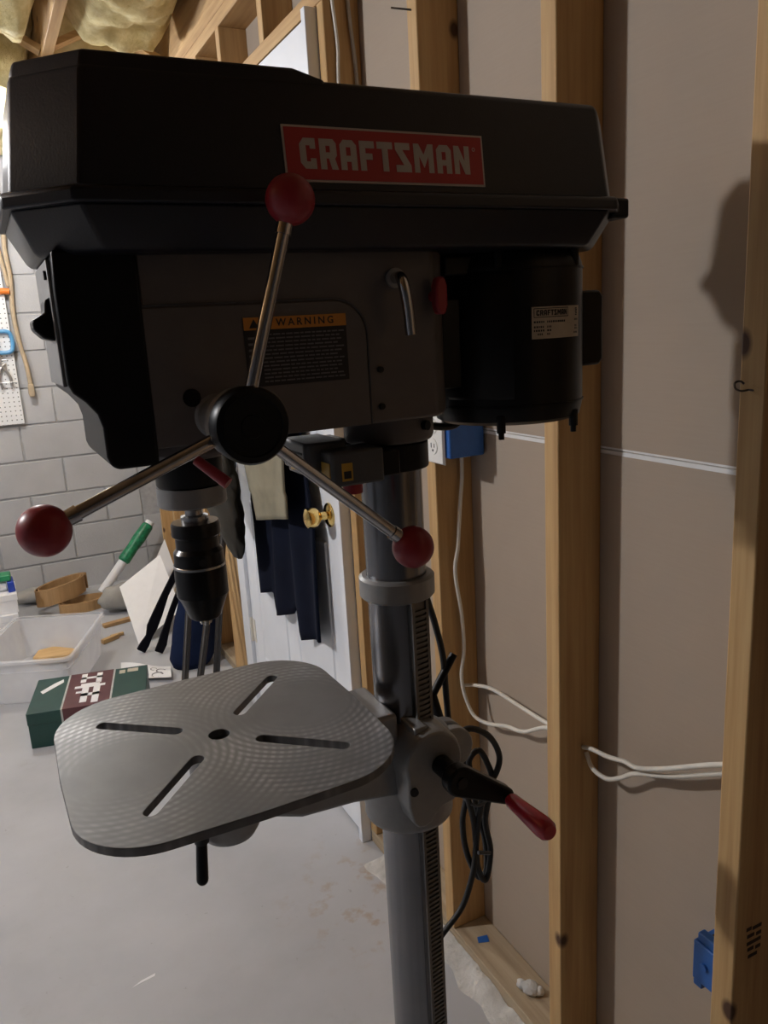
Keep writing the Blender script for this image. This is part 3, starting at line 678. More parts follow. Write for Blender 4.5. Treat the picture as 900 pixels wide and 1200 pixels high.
part('table_lock', MB().cyl((.1415, .795, .905), (.1425, .800, .886), .0085, n=14).cyl((.1425, .80, .890), (.1375, .797, .840), .0062, .0068, n=14).sphere((.1375, .797, .840), .0068, 12, 8), 'black', dp)
# ---- bracket sliding on the column
bk = MB()
bk.lathe([(.0369, .929), (.0545, .929), (.0575, .926), (.0575, .820), (.0545, .816), (.0369, .816)], cc, n=48, cap=False)
def boss(sc):
    p = [(.4155+.0405*sc*math.cos(math.radians(a)), .9215+.0415*sc*math.sin(math.radians(a))) for a in range(-20, 201, 11)]
    return p+[(.3790, .872), (.3840, .850), (.3900, .8425), (.3990, .8405), (.4080, .8435), (.4150, .853), (.4250, .860), (.4420, .864), (.4500, .876)]
bk.loft([[(x, .800, z) for x, z in boss(1.04)], [(x, .756, z) for x, z in boss(1.0)], [(x, .748, z) for x, z in boss(.93)]])
bk.box((.380, .786, .826), (.460, .812, .925))
for y0, y1 in ((.842, .857), (.866, .884)):
    ear = [(.452, .838), (.500, .838)]+arcp(.500, .868, .030, -90, 90, 10)+[(.452, .898)]
    bk.loft([[(x, y0, z) for x, z in ear], [(x, y1, z) for x, z in ear]])
brk = part('table_bracket', bk, 'casting', dp, .003)
part('set_screw', MB().cyl((.3865, .752, .893), (.3850, .745, .893), .0052, n=14), 'gap', brk)
part('oil_notch', MB().box((.396, .758, .9560), (.414, .796, .9665)), 'casting', brk, .002)
part('column_lock', MB().cyl((.503, .900, .926), (.540, .902, .976), .0058, n=12).cyl((.505, .884, .880), (.505, .912, .926), .007, n=12).cyl((.515, .884, .868), (.515, .908, .868), .011, n=6), 'black', dp)
cr = MB(); axc = Vector((.4235, 0, .9180)); axe = Vector((.4860, 0, .8785))
cr.cyl(axc+Vector((0, .750, 0)), axc+Vector((0, .716, 0)), .0125, n=24)
da = (axe-axc).normalized(); na = Vector((-da.z, 0, da.x))
oc = []
for i in range(11): a = math.radians(90+180*i/10); oc.append(axc+(da*math.cos(a)+na*math.sin(a))*.0185)
for i in range(9): a = math.radians(-90+180*i/8); oc.append(axe+(da*math.cos(a)+na*math.sin(a))*.0105)
cr.loft([[p+Vector((0, y, 0)) for p in oc] for y in (.718, .699)])
ca = part('crank', cr, 'black', dp, .003)
part('crank_screw', MB().cyl(axc+Vector((0, .700, 0)), axc+Vector((0, .6975, 0)), .007, n=16), 'chuck', ca)
part('grip_pin', MB().cyl(axe+Vector((0, .700, 0)), axe+Vector((0, .690, 0)), .006, n=16), 'jaw', ca)
part('crank_grip', MB().lathe([(.0075, 0), (.0092, .004), (.0098, .02), (.0118, .05), (.0126, .064), (.0118, .072), (.0085, .0765), (.002, .078)], axe+Vector((0, .694, 0)), (-.02, -1, .02), 24), 'red_gloss', ca)
# ---- power cord, hung in loops behind the bracket
RC = .0046
pc = part('power_cord', MB().tube([(.485, .885, 1.13), (.496, .90, 1.083), (.511, .902, 1.03), (.522, .902, .976), (.525, .902, .91), (.528, .902, .869), (.54, .903, .831), (.551, .903, .793), (.554, .905, .742), (.546, .905, .702), (.551, .905, .648), (.570, .905, .597), (.586, .905, .603), (.585, .905, .657), (.572, .905, .712), (.556, .892, .78), (.552, .889, .812), (.568, .888, .822), (.582, .888, .797), (.588, .885, .764),
                                    (.580, .895, .70), (.590, .898, .64), (.580, .898, .592), (.566, .898, .62), (.560, .895, .70), (.545, .89, .76), (.530, .885, .83), (.528, .882, .858), (.548, .878, .868), (.580, .878, .846), (.597, .878, .809), (.590, .880, .779), (.574, .884, .760), (.565, .892, .70), (.561, .895, .650), (.554, .895, .612), (.534, .895, .565), (.501, .895, .535), (.47, .90, .50)], RC, 10, 6), 'rubber', dp, sharp=180)
part('cord_tie', MB().tube([(.543, .912, .748), (.556, .882, .738), (.580, .886, .742), (.582, .910, .75), (.558, .918, .752), (.543, .912, .748)], .0022, 6, 4), 'laser_grey', dp)
part('cord_tie', MB().tube([(.56, .886, .655), (.58, .884, .648)], .003, 6, 1), 'laser_grey', dp)

# ================================================================== things on the stud wall
ot = thing('wall_outlet', (.797, 1.372, 1.165), 'white duplex outlet in a blue box on the stud behind the drill press column', 'outlet')
part('electrical_box', MB().box((.803, 1.326, 1.170), (.884, 1.3825, 1.255)), 'blue_box', ot, .003)
fpl = part('face_plate', MB().loft([[(.8005, y, z) for y, z in ((1.339, 1.156), (1.413, 1.156), (1.413, 1.268), (1.339, 1.268))], [(.7945, y, z) for y, z in ((1.342, 1.159), (1.410, 1.159), (1.410, 1.265), (1.342, 1.265))]]), 'white_plastic', ot, .001)
for z in (1.192, 1.233):
    rc_ = part('receptacle', MB().lathe([(.0165, 0), (.0160, .0018)], (.7948, 1.376, z), (-1, 0, 0), 20), 'white_plastic', ot)
    for y, hh in ((1.370, .004), (1.382, .0048)): part('slot', MB().box((.7925, y-.001, z-hh+.002), (.7932, y+.001, z+hh+.002)), 'gap', rc_)
    part('slot', MB().cyl((.7932, 1.376, z-.008), (.7925, 1.376, z-.008), .0025, n=10), 'gap', rc_)
eb = thing('electrical_box', (.86, .66, .42), 'blue electrical box nailed near the foot of the rightmost stud', 'junction box')
yA, yB, zA, zB, xA, xB = .6605, .722, .425, .515, .836, .8885
bxm = MB().box((xA, yA, zA+.010), (xB, yB, zB-.012)).box((xA, yB-.018, zA), (xA+.010, yB-.002, zA+.012)).box((xA, yA+.008, zA+.003), (xA+.010, yA+.026, zA+.012))
part('box_body', bxm, 'blue_box', eb, .002)
part('cable_knockout', MB().box((.858, .672, .5025), (.880, .712, .5050)), 'gap', eb)
part('cable_clamp', MB().box((.840, .664, .503), (.854, .718, .517)), 'blue_box', eb, .002)
part('nail_boss', MB().cyl((.837, .700, .470), (.832, .700, .470), .006, n=12), 'blue_box', eb)
def cable(pts, label, mat='cable', r=.0042, flat=1.0):
    return solo('cable', MB().tube(pts, r, 8, 6), mat, pts[0], label, 'cable', 'house cables on the stud wall', sharp=180)
cable([(.858, 1.372, 1.169), (.857, 1.372, 1.12), (.848, 1.371, 1.047), (.841, 1.371, .975), (.832, 1.371, .92), (.844, 1.371, .822), (.847, 1.371, .742), (.838, 1.370, .690), (.838, 1.362, .645), (.846, 1.340, .600), (.856, 1.300, .594), (.858, 1.235, .617), (.858, 1.175, .632), (.856, 1.10, .676), (.855, 1.0285, .690)],
      'cream cable running down the stud from the outlet and sagging to the next stud', 'cable')
cable([(.852, 1.380, .652), (.862, 1.352, .660), (.866, 1.29, .674), (.866, 1.186, .676), (.862, 1.10, .682), (.857, 1.0285, .697)], 'short cream cable slanting straight between the two studs behind the press')
cable([(.858, .990, .678), (.853, .968, .660), (.855, .935, .656), (.858, .905, .672), (.860, .870, .698), (.860, .80, .730), (.862, .72, .775), (.862, .6585, .81)], 'cream cable dipping lower of the pair right of the middle stud')
cable([(.852, .990, .690), (.848, .965, .700), (.850, .925, .704), (.853, .890, .712), (.852, .86, .716), (.850, .80, .746), (.851, .72, .793), (.851, .6585, .825)], 'cream cable running higher of the pair right of the middle stud')
cable([(.858, .697, .497), (.858, .697, .520), (.858, .690, .545), (.860, .676, .575), (.862, .664, .60), (.864, .6615, .64)], 'short white cable end entering the blue box at lower right')
cable([(.815, 1.790, 2.338), (.817, 1.791, 2.25), (.822, 1.791, 2.15), (.830, 1.7915, 2.05), (.826, 1.7915, 1.95), (.824, 1.7915, 1.6), (.826, 1.7915, 1.2)], 'cream cable stapled on the stud beside the door, left of the two', 'cable', .004)
cable([(.852, 1.790, 2.338), (.858, 1.791, 2.20), (.864, 1.791, 2.10), (.872, 1.7915, 2.0), (.874, 1.7915, 1.85), (.872, 1.7915, 1.5), (.872, 1.7915, 1.2)], 'grey cable stapled on the stud beside the door, right of the two', 'grey_cable', .0045)
solo('wall_hook', MB().tube([(.799, .643, 1.338), (.793, .648, 1.337), (.789, .653, 1.340), (.791, .656, 1.346), (.796, .653, 1.348), (.797, .648, 1.345)], .0013, 6, 5).tube([(.799, .643, 1.338), (.803, .636, 1.337)], .0013, 6, 1), 'nail', (.799, .643, 1.338), 'small bent wire hook screwed into the rightmost stud', 'hook', sharp=180)
solo('nail', MB().tube([(.802, 1.402, 1.990), (.772, 1.425, 1.998)], .0017, 8, 1), 'nail', (.802, 1.402, 1.990), 'thin dark nail sticking out of the stud above the belt cover', 'nail')
def lump(c, r, sc, seed, amp=.25, n=14, m=9, mb=None):
    mb = mb or MB(); k = len(mb.v); mb.sphere(c, r, n, m, sc); c = Vector(c)
    for i in range(k, len(mb.v)):
        d = mb.v[i]-c; mb.v[i] = c+d*(1+amp*noise.noise(d*(1.6/r)+Vector((seed, 0, 0))))
    return mb
lm = lump((.846, 1.149, .048), .016, (1.2, 1.3, .65), 3); lump((.838, 1.168, .045), .011, (1, 1.2, .7), 8, mb=lm); lump((.858, 1.135, .046), .011, (1, 1, .8), 5, mb=lm)
solo('debris_lump', lm, 'rough_cement', (.846, 1.149, .038), 'crumbled grey lump lying on the bottom plate', 'debris', sharp=180)
solo('tape_scrap', MB().add([(.826, 1.318, .0388), (.850, 1.309, .0388), (.856, 1.328, .0400), (.833, 1.334, .0392), (.826, 1.318, .0383), (.850, 1.309, .0383), (.856, 1.328, .0394), (.833, 1.334, .0386)], [(0, 1, 2, 3), (4, 7, 6, 5), (0, 4, 5, 1), (1, 5, 6, 2), (2, 6, 7, 3), (3, 7, 4, 0)]), 'blue_box', (.84, 1.32, .0383), 'small scrap of blue tape on the bottom plate', 'tape')
# rough cement along the foot of the plate
cm = MB(); vs_ = []; fs_ = []; nx, ny = 10, 60
for j in range(ny+1):
    for i in range(nx+1):
        y = .75+1.0*j/ny; u = i/nx; wd = .055+.035*noise.noise(Vector((0, y*6, 3)))+.02*noise.noise(Vector((0, y*17, 1)))
        x = XF-.001-wd*u; h = .016*(1-u)*(1.1+noise.fractal(Vector((x*20, y*20, 0)), 1, 2, 3))*(1 if 0 < j < ny else .1)
        vs_.append((x, y, max(.0004, h) if u < 1 else -.002))
for j in range(ny):
    for i in range(nx): a = j*(nx+1)+i; fs_.append((a, a+1, a+nx+2, a+nx+1))
cm.add(vs_, fs_); part('cement_spill', cm, 'rough_cement', floor, sharp=180)

part('paint_streak', MB().add([(.098, 1.640, .0006), (.150, 1.648, .0006), (.153, 1.656, .0006), (.12, 1.650, .0006)], [(0, 1, 2, 3)]), 'white_card', floor)
# ================================================================== garments hung on the door
def garment(name, cols, rows, fn, mat, loc, label, cat, th=.008):
    mb = MB(); vs = []; fs = []
    for side in (0, 1):
        for j in range(rows+1):
            for i in range(cols+1):
                p = Vector(fn(i/cols, j/rows)); vs.append(p+Vector((th if side else 0, 0, 0)))
    n = (cols+1)*(rows+1)
    for j in range(rows):
        for i in range(cols):
            a = j*(cols+1)+i; q = (a, a+1, a+cols+2, a+cols+1); fs.append(q); fs.append(tuple(n+k for k in reversed(q)))
    for i in range(cols):
        a, b = i, i+1; fs.append((a, n+a, n+b, b)); a, b = rows*(cols+1)+i, rows*(cols+1)+i+1; fs.append((a, b, n+b, n+a))
    for j in range(rows):
        a, b = j*(cols+1), (j+1)*(cols+1); fs.append((a, b, n+b, n+a)); a += cols; b += cols; fs.append((a, n+a, n+b, b))
    mb.add(vs, fs); return solo(name, mb, mat, loc, label, cat, sharp=180)
def interp(u, tab):
    for (a, va), (b, vb) in zip(tab, tab[1:]):
        if u <= b: return va+(vb-va)*(u-a)/(b-a)
    return tab[-1][1]
def navy(u, v):     # u: far (y 2.57) -> near (y 1.96)
    hem = interp(u, [(0, .553), (.28, .60), (.30, .545), (.335, .532), (.55, .572), (.58, .60), (.70, .625), (.725, .525), (.98, .575), (1, .575)])
    yt = 2.36-u*.27; yb = 2.57-u*.605; top = 1.50
    k = min(1, max(0, (v-.15)/.5)); y = yt+(yb-yt)*k
    z = top+(hem-top)*v
    x = .752+.011*math.sin(u*22+v*1.5)*min(1, .3+v)+.005*math.sin(u*9-v*4)-.006*(1-abs(2*u-1))
    return (x, y, z)
garment('garment', 64, 40, navy, 'navy', (.74, 2.2, 1.5), 'navy blue garment with stepped hems hanging on the white door', 'clothes')
def tanf(u, v):
    y0 = interp(v, [(0, 2.42), (.5, 2.46), (.7, 2.435), (1, 2.355)]); y1 = interp(v, [(0, 2.02), (1, 2.045)])
    y = y0+(y1-y0)*u; z = 1.46+(interp(u, [(0, .862), (1, .925)])-1.46)*v
    x = .702+.006*math.sin(u*8+v*3)+(.004 if v > .87 else 0)-.008*(1-abs(2*u-1))
    return (x, y, z)
garment('garment', 30, 40, tanf, 'tan', (.705, 2.2, 1.46), 'tan cloth garment with a stitched hem hanging in front of the navy one', 'clothes', .006)
ho = MB(); rings = []
for j in range(15):
    v = j/14; z = 1.06-.335*v
    cyy = 2.60-.12*v*v+.02*math.sin(v*5); rr = .02+.178*math.sin(PI*min(1, .18+v*.80))**.7*(1-.25*v)
    rings.append([Vector((.664+.27*rr*math.cos(2*PI*i/22)*(1+.45*noise.noise(Vector((i*.9, v*6, 1)))), cyy+rr*math.sin(2*PI*i/22)*(1+.30*noise.noise(Vector((i*.8, v*5, 4)))), z)) for i in range(22)])
ho.loft(rings); solo('cloth_bundle', ho, 'olive', (.706, 2.6, 1.06), 'crumpled brown-grey cloth bundle hanging beside the drill chuck', 'clothes', sharp=180)

# ================================================================== things on the floor at the back
def rectpts(c, du, dv, z): c = Vector((*c, 0)); du = Vector((*du, 0)); dv = Vector((*dv, 0)); return [p+Vector((0, 0, z)) for p in (c, c+du, c+du+dv, c+dv)]
# clear bin
bc = Vector((-.23, 3.435)); bU = Vector((.382, -.175)); bV = Vector((.206, .508))
def brect(i, z):
    u = bU.normalized(); v = bV.normalized(); c = bc+u*i+v*i
    du = bU-u*2*i; dv = bV-v*2*i; pts = []
    P = [c, c+du, c+du+dv, c+dv]; r = .035
    for k in range(4):
        a = P[k]; p = P[k-1]; n = P[(k+1) % 4]
        d0 = (p-a).normalized(); d1 = (n-a).normalized()
        for t in range(5):
            q = t/4; pts.append((a+d0*r*(1-q)**2+d1*r*q**2).to_3d()+Vector((0, 0, z)))
    return pts
bi = thing('storage_bin', (.06, 3.6, 0), 'frosted clear plastic storage bin on the floor behind the green box', 'bin')
part('bin_body', MB().loft([brect(.034, .001), brect(.030, .006), brect(.010, .190), brect(.0125, .190), brect(.0325, .009), brect(.036, .0085)]), 'bin', bi, sharp=25)
part('bin_rim', MB().loft([brect(.0105, .186), brect(-.002, .186), brect(-.002, .196), brect(.001, .200), brect(.0105, .200)], False), 'bin', bi, sharp=25)
part('bin_rib', MB().loft([brect(.0150, .140), brect(.0125, .140), brect(.0120, .146), brect(.0145, .146)], False), 'bin', bi)
solo('wood_offcut', MB().loft([[(.02, 3.79, .012), (.06, 3.74, .012), (.16, 3.71, .012), (.215, 3.74, .012), (.20, 3.80, .012), (.12, 3.86, .012), (.05, 3.85, .012)], [(.02, 3.79, .04), (.06, 3.74, .05), (.16, 3.71, .05), (.215, 3.74, .045), (.20, 3.80, .04), (.12, 3.86, .05), (.05, 3.85, .05)]]), 'tan_wood', (.12, 3.78, .012), 'pale tan wooden offcut lying inside the clear bin', 'wood', bevel=.006)
# green box
gA = Vector((-.036, 2.954, 0)); gu = Vector((.404, -.096, 0)); gv = Vector((.0625, .297, 0)); gh = .138
gb = thing('shoe_box', gA+gu*.5+gv*.5, 'dark green cardboard box with a maroon band and white lettering on the floor', 'box')
def gp(u, v, z): return gA+gu*u+gv*v+Vector((0, 0, z))
def gbox(u0, u1, v0, v1, z0, z1): return [[gp(u0, v0, z0), gp(u1, v0, z0), gp(u1, v1, z0), gp(u0, v1, z0)], [gp(u0, v0, z1), gp(u1, v0, z1), gp(u1, v1, z1), gp(u0, v1, z1)]]
part('box_body', MB().loft(gbox(0, 1, 0, 1, .001, gh)), 'green_card', gb, .0015)
ld = part('lid', MB().loft(gbox(-.004, 1.004, -.006, 1.006, gh-.045, gh+.001)), 'green_card', gb, .0015)
part('band', MB().loft(gbox(.29, .69, -.009, 1.009, .002, gh+.0018)), 'maroon_card', gb)
for u in (.28, .69): part('band_edge', MB().loft(gbox(u, u+.016, -.0095, 1.0095, .002, gh+.0020)), 'pale_print', gb)
gl = MB(); zt = gh+.0022
def gq(u0, u1, v0, v1): gl.add([gp(u0, v0, zt), gp(u1, v0, zt), gp(u1, v1, zt), gp(u0, v1, zt)], [(0, 1, 2, 3)])
for a_ in ((.40, .45, .70, .97), (.54, .59, .64, .96), (.40, .59, .80, .86), (.36, .63, .53, .60), (.41, .58, .60, .66), (.43, .49, .10, .53), (.53, .59, .06, .53), (.43, .59, .28, .36), (.38, .43, .38, .44)): gq(*a_)
for a_ in ((.45, .49, .085, .118), (.53, .57, .085, .118)): gl.add([gp(a_[0], -.0105, a_[2]), gp(a_[1], -.0105, a_[2]), gp(a_[1], -.0105, a_[3]), gp(a_[0], -.0105, a_[3])], [(0, 1, 2, 3)])
part('lettering', gl, 'white_card', gb)
part('white_streak', MB().add([gp(.055, .60, zt), gp(.085, .52, zt), gp(.245, .80, zt), (gp(.235, .90, zt)), gp(.16, .80, zt)], [(0, 1, 2, 3, 4)]), 'white_card', gb)
part('small_print', MB().add([gp(.745, .82, zt), gp(.80, .82, zt), gp(.80, .93, zt), gp(.745, .93, zt), gp(.82, .84, zt), gp(.92, .84, zt), gp(.92, .95, zt), gp(.82, .95, zt)], [(0, 1, 2, 3), (4, 5, 6, 7)]), 'cream_print', gb)
# paper
pp = MB(); vs_ = []; fs_ = []
for sd in (0, 1):
    for j in range(9):
        for i in range(9):
            u, v = i/8, j/8; vs_.append((.345+.19*u+.03*v, 3.37-.13*u+.20*v-.04*u*v, .0015+.022*u*u*(1-v)+.010*math.sin(v*4+u*3)**2+(.0006 if sd else 0)))
for j in range(8):
    for i in range(8): a = j*9+i; fs_ += [(a, a+1, a+10, a+9), (81+a, 81+a+9, 81+a+10, 81+a+1)]
ph = thing('paper_sheet', (.52, 3.36, 0), 'crumpled white printed paper sheet on the floor between green box and blue bag', 'paper')
part('sheet', pp.add(vs_, fs_), 'white_card', ph, sharp=180)
def ppt(u, v): return Vector((.345+.19*u+.03*v, 3.37-.13*u+.20*v-.04*u*v, .0028+.022*u*u*(1-v)+.010*math.sin(v*4+u*3)**2))
inkm = MB()
for cu_, cv_, r in ((.72, .30, .13), (.80, .50, .10), (.66, .62, .07)):
    k = 18; vs_ = [ppt(cu_+rr*math.cos(2*PI*a/k), cv_+rr*math.sin(2*PI*a/k)*1.1) for rr in (r, r*.72) for a in range(k)]
    inkm.add(vs_, [(a, (a+1) % k, k+(a+1) % k, k+a) for a in range(k-4)])
part('ink_print', inkm, 'grey_print', ph)
# white boards
def sheet(name, A, B, Dd, C, label, mat='white_card', th=.005):
    A, B, C, Dd = map(Vector, (A, B, C, Dd)); n = (B-A).cross(C-A).normalized()*th
    return solo(name, MB().prism([A, B, Dd, C], n), mat, C, label, 'board')
sheet('foam_board', (.470, 4.05, .218), (.697, 4.10, .336), (.722, 3.83, .11), (.4886, 3.768, .0005), 'white foam board leaning behind the black straps')
sheet('foam_board', (.652, 4.20, .225), (.752, 4.22, .385), (.788, 4.16, .17), (.695, 4.14, .002), 'narrow white board standing half hidden behind the drill chuck')
# green wrapped tube
gt = thing('wrapped_tube', (.50, 4.66, .08), 'white tube in shiny green wrap leaning against the block wall', 'tube')
ta, tbp = Vector((.500, 4.66, .09)), Vector((.775, 4.74, .375)); td = (tbp-ta)
part('tube_core', MB().cyl(ta-td*.22, ta+td*1.0, .026, n=18), 'white_card', gt)
part('green_wrap', MB().lathe([(.028, 0), (.036, .01), (.033, .10), (.038, .16), (.034, .25), (.028, .262)], ta+td*.30, td, 18), 'green_foil', gt)
# coiled strips
def coil(c, rx, ry, rot, z0, z1, turns, label, th=.006, tilt=0):
    mb = MB(); n = 36*turns; i_ = []; o_ = []
    for k in range(n+1):
        a = 2*PI*k/36; g = 1-.12*k/n*turns
        for L_, dd in ((i_, -th), (o_, 0)):
            p = Vector(((rx*g+dd)*math.cos(a), (ry*g+dd)*math.sin(a), 0)); p.rotate(Matrix.Rotation(rot, 3, 'Z')); L_.append(p)
    vs = []; fs = []
    for k in range(n+1):
        for p, zz in ((o_[k], z0), (o_[k], z1), (i_[k], z1), (i_[k], z0)):
            vs.append(Vector((c[0]+p.x, c[1]+p.y, zz+tilt*(p.x))))
    for k in range(n):
        for m_ in range(4): fs.append((4*k+m_, 4*k+(m_+1) % 4, 4*k+4+(m_+1) % 4, 4*k+4+m_))
    fs += [(0, 1, 2, 3), (4*n+3, 4*n+2, 4*n+1, 4*n)]
    mb.add(vs, fs); return solo('coiled_strip', mb, 'veneer', (c[0], c[1], z0), label, 'roll', 'coils of tan strip')
coil((.225, 4.56), .150, .085, .30, .064, .155, 2, 'upper coil of tan brown strip resting on the lower coil', tilt=.12)
coil((.325, 4.49), .140, .080, .10, .001, .056, 2, 'lower coil of tan brown strip lying on the floor by the block wall')
gr = lump((.55, 4.33, .080), .075, (2.2, 1.2, 1.05), 11, .18, 26, 16); solo('rolled_cloth', gr, 'grey_cloth', (.55, 4.33, 0), 'grey rolled cloth bundle lying behind the white board', 'cloth', sharp=180)
gr = lump((.16, 4.78, .045), .05, (4.2, 1.6, .85), 21, .15, 26, 12); solo('folded_sheet', gr, 'grey_cloth', (.20, 4.68, 0), 'flat grey cloth pile against the block wall behind the tan coils', 'cloth', sharp=180)
solo('wood_strip', MB().obox((.455, 4.125, .010), ((1, .20, 0), (-.2, 1, 0), (0, 0, 1)), (.085, .018, .009)), 'veneer', (.455, 4.125, 0), 'flat brown wooden strip on the floor beside the clear bin', 'wood', bevel=.002)
fk = MB().obox((.375, 3.895, .012), ((1, .55, 0), (-.55, 1, 0), (0, 0, 1)), (.045, .012, .011)).obox((.415, 3.93, .012), ((1, .2, 0), (-.2, 1, 0), (0, 0, 1)), (.032, .007, .008))
solo('wood_peg', fk, 'tan_wood', (.38, 3.90, 0), 'small tan wooden piece on the floor right of the clear bin', 'wood', bevel=.002)
# bag and straps
bg = MB(); rings = []
for j in range(13):
    v = j/12; z = .001+.42*v; rr = interp(v, [(0, .080), (.08, .102), (.4, .098), (.8, .085), (1, .04)])
    rings.append([Vector((.655+.10*v+rr*math.cos(2*PI*i/24)*(1+.12*noise.noise(Vector((i*.7, v*4, 0)))), 3.385+.05*v+.85*rr*math.sin(2*PI*i/24)*(1+.12*noise.noise(Vector((i*.6, v*4, 7)))), z)) for i in range(24)])
bg.loft(rings); solo('cloth_bag', bg, 'bag', (.655, 3.385, 0), 'dark blue cloth bag slumped on the floor below the drill chuck', 'bag', sharp=180)
def strap(pts, wd, label):
    mb = MB(); P = [Vector(p) for p in pts]; rings = []
    for i, p in enumerate(P):
        d = (P[min(i+1, len(P)-1)]-P[max(0, i-1)]).normalized(); sdir = d.cross(Vector((0, 1, 0))).normalized(); n = d.cross(sdir).normalized()
        w_ = wd[i]; rings.append([p-sdir*w_-n*.007, p+sdir*w_-n*.007, p+sdir*w_+n*.007, p-sdir*w_+n*.007])
    mb.loft(rings); return solo('strap', mb, 'black_strap', pts[0], label, 'strap', 'black straps on the white board', bevel=.004)
strap([(.478, 3.645, .012), (.50, 3.648, .040), (.525, 3.65, .075), (.545, 3.65, .118), (.575, 3.655, .17), (.625, 3.67, .255), (.70, 3.69, .36), (.745, 3.70, .42)], [.022, .022, .016, .026, .024, .017, .016, .016], 'black strap with a buckle end lying across the white board, left of the pair')
strap([(.548, 3.585, .010), (.570, 3.59, .045), (.590, 3.60, .09), (.612, 3.61, .135), (.645, 3.62, .20), (.70, 3.63, .30), (.745, 3.64, .38)], [.020, .022, .018, .015, .014, .014, .014], 'black strap next to the blue bag, right of the pair')
# three-legged dark stand
ms = thing('metal_stand', (.60, 2.74, 0), 'dark metal stand of thin slanting rods on the floor below the chuck', 'stand')
LEG = [((.455, 2.705, 0.002), (.650, 3.05, .66)), ((.500, 2.718, 0.002), (.742, 3.02, .66)), ((.590, 2.764, 0.002), (.7655, 2.975, .745))]
for a, b in LEG: part('leg', MB().cyl(a, b, .0135, .0125, 12), 'dark_rod', ms)
part('cross_bar', MB().tube([(.645, 3.055, .665), (.745, 3.02, .665), (.7650, 2.975, .745)], .0075, 10, 1), 'dark_rod', ms)
# boxes at the left edge
b1 = thing('white_carton', (-.10, 4.36, 0), 'lower white carton at the left edge by the block wall', 'box', 'white cartons')
part('carton', MB().box((-.34, 4.25, .001), (-.012, 4.50, .115)), 'white_card', b1, .003); part('lid', MB().box((-.343, 4.247, .082), (-.009, 4.503, .118)), 'white_card', b1, .002)
b2 = thing('white_carton', (-.10, 4.36, .118), 'upper white carton stacked at the left edge under green and blue packs', 'box', 'white cartons')
part('carton', MB().box((-.35, 4.27, .1185), (-.002, 4.51, .215)), 'white_card', b2, .003); part('lid', MB().box((-.353, 4.267, .185), (.001, 4.513, .218)), 'white_card', b2, .002)
solo('green_pack', MB().loft([[(-.12, 4.33, .276), (-.015, 4.31, .276), (-.010, 4.39, .276), (-.115, 4.41, .276)], [(-.118, 4.332, .310), (-.018, 4.312, .306), (-.012, 4.388, .312), (-.113, 4.408, .308)]]), 'green_plastic', (-.06, 4.36, .276), 'small green pack on top of the white cartons', 'pack', bevel=.006)
solo('blue_pack', MB().loft([[(-.035, 4.30, .2185), (.0, 4.305, .2185), (-.002, 4.42, .2185), (-.037, 4.41, .2185)], [(-.034, 4.302, .274), (-.004, 4.306, .272), (-.006, 4.418, .274), (-.036, 4.408, .275)]]), 'blue_plastic', (-.02, 4.36, .2185), 'small blue pack at the corner of the white cartons', 'pack', bevel=.005)
solo('white_roll', MB().lathe([(.012, 0), (.028, .002), (.028, .098), (.012, .10)], (-.139, 4.36, .247), (1, 0, 0), 20), 'white_card', (-.09, 4.36, .2185), 'short white paper roll beside the blue pack', 'roll')

# ================================================================== pegboard wall
pb = thing('pegboard', (-.30, YB-.01, 1.01), 'white perforated pegboard mounted on the block wall at left', 'pegboard')
part('panel', MB().box((-.85, YB-.028, 1.012), (.186, YB-.022, 1.86)), 'pegboard', pb)
part('batten', MB().box((-.85, YB-.022, 1.012), (.186, YB-.001, 1.05)), 'wood_x', pb); part('batten', MB().box((-.85, YB-.022, 1.82), (.186, YB-.001, 1.858)), 'wood_x', pb)
ccl = thing('c_clamp', (.14, YB-.05, 1.44), 'light blue clamp hanging on the pegboard', 'clamp')
part('clamp_frame', MB().tube([(.10, YB-.05, 1.405), (.165, YB-.05, 1.405), (.186, YB-.05, 1.43), (.186, YB-.05, 1.49), (.165, YB-.05, 1.515), (.10, YB-.05, 1.515)], .011, 8, 4), 'clamp_blue', ccl)
part('clamp_screw', MB().cyl((.115, YB-.05, 1.36), (.115, YB-.05, 1.47), .006, n=10).cyl((.09, YB-.05, 1.365), (.14, YB-.05, 1.365), .004, n=8), 'tool_steel', ccl)
pt_ = thing('pliers', (.10, YB-.045, 1.28), 'grey steel pliers hanging on the pegboard below the blue clamp', 'pliers')
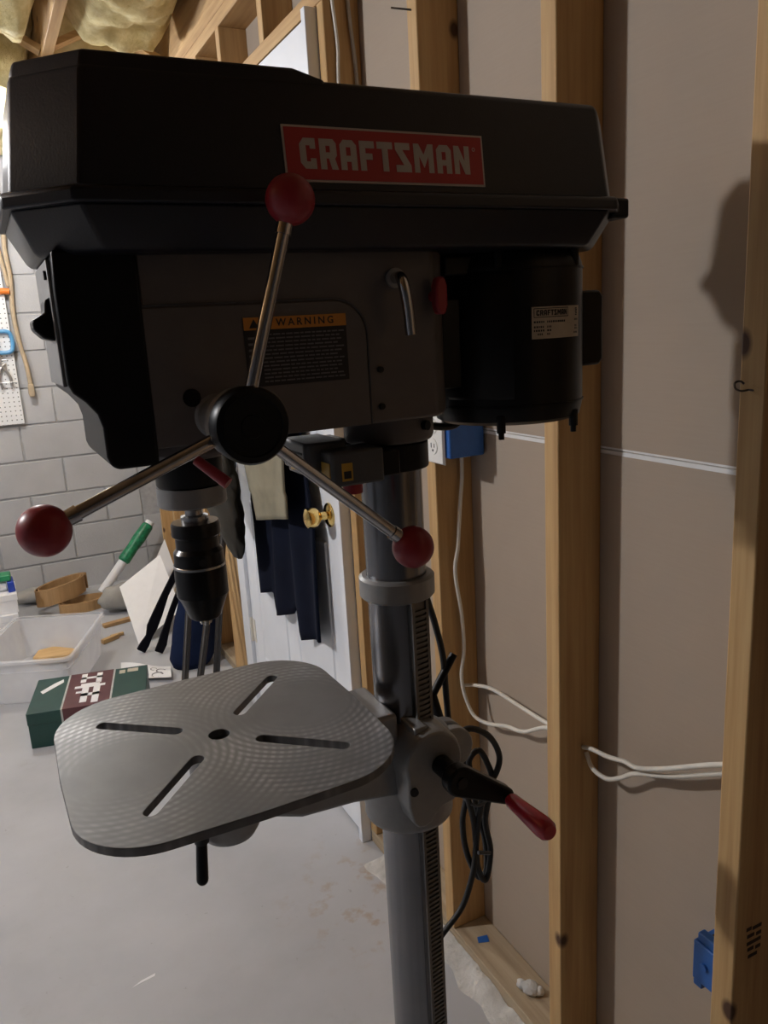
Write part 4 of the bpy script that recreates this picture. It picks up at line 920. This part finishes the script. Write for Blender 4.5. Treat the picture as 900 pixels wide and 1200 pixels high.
part('plier_arm', MB().tube([(.10, YB-.045, 1.35), (.125, YB-.045, 1.32), (.150, YB-.045, 1.27), (.152, YB-.045, 1.22)], .008, 8, 4), 'tool_steel', pt_)
part('plier_arm', MB().tube([(.135, YB-.045, 1.345), (.11, YB-.045, 1.32), (.095, YB-.045, 1.27), (.105, YB-.045, 1.215)], .008, 8, 4), 'tool_steel', pt_)
part('hook_wire', MB().tube([(.05, YB-.03, 1.245), (.10, YB-.055, 1.243), (.182, YB-.055, 1.243)], .003, 6, 3), 'tool_steel', pt_)
sd = thing('screwdriver', (.16, YB-.045, 1.72), 'orange handled tool held sideways on the pegboard beside the hanging cord', 'screwdriver')
part('handle', MB().cyl((.135, YB-.045, 1.728), (.212, YB-.045, 1.724), .018, .016, 14), 'orange', sd)
part('shaft', MB().cyl((-.05, YB-.045, 1.735), (.135, YB-.045, 1.728), .005, n=10), 'tool_steel', sd)
xc_ = thing('hanging_cord', (.23, YB-.03, 2.2), 'tan extension cord hanging down the block wall beside the pegboard', 'cord')
part('cord', MB().tube([(.205, YB-.02, 2.42), (.228, YB-.025, 2.25), (.238, YB-.03, 2.10), (.222, YB-.03, 1.95), (.228, YB-.028, 1.80), (.215, YB-.028, 1.62), (.222, YB-.028, 1.46), (.240, YB-.028, 1.34), (.247, YB-.028, 1.22)], .012, 8, 6), 'rope', xc_)
part('cord', MB().tube([(.150, YB-.035, 2.41), (.165, YB-.035, 2.2), (.190, YB-.035, 1.95), (.212, YB-.035, 1.75)], .010, 8, 6), 'rope', xc_)
part('plug', MB().loft([[(.233, YB-.045, 1.225), (.261, YB-.045, 1.225), (.261, YB-.014, 1.225), (.233, YB-.014, 1.225)], [(.229, YB-.050, 1.175), (.262, YB-.050, 1.175), (.262, YB-.012, 1.175), (.229, YB-.012, 1.175)], [(.234, YB-.047, 1.155), (.258, YB-.047, 1.155), (.258, YB-.014, 1.155), (.234, YB-.014, 1.155)]]), 'rope', xc_, .003)
bpy.context.view_layer.update()
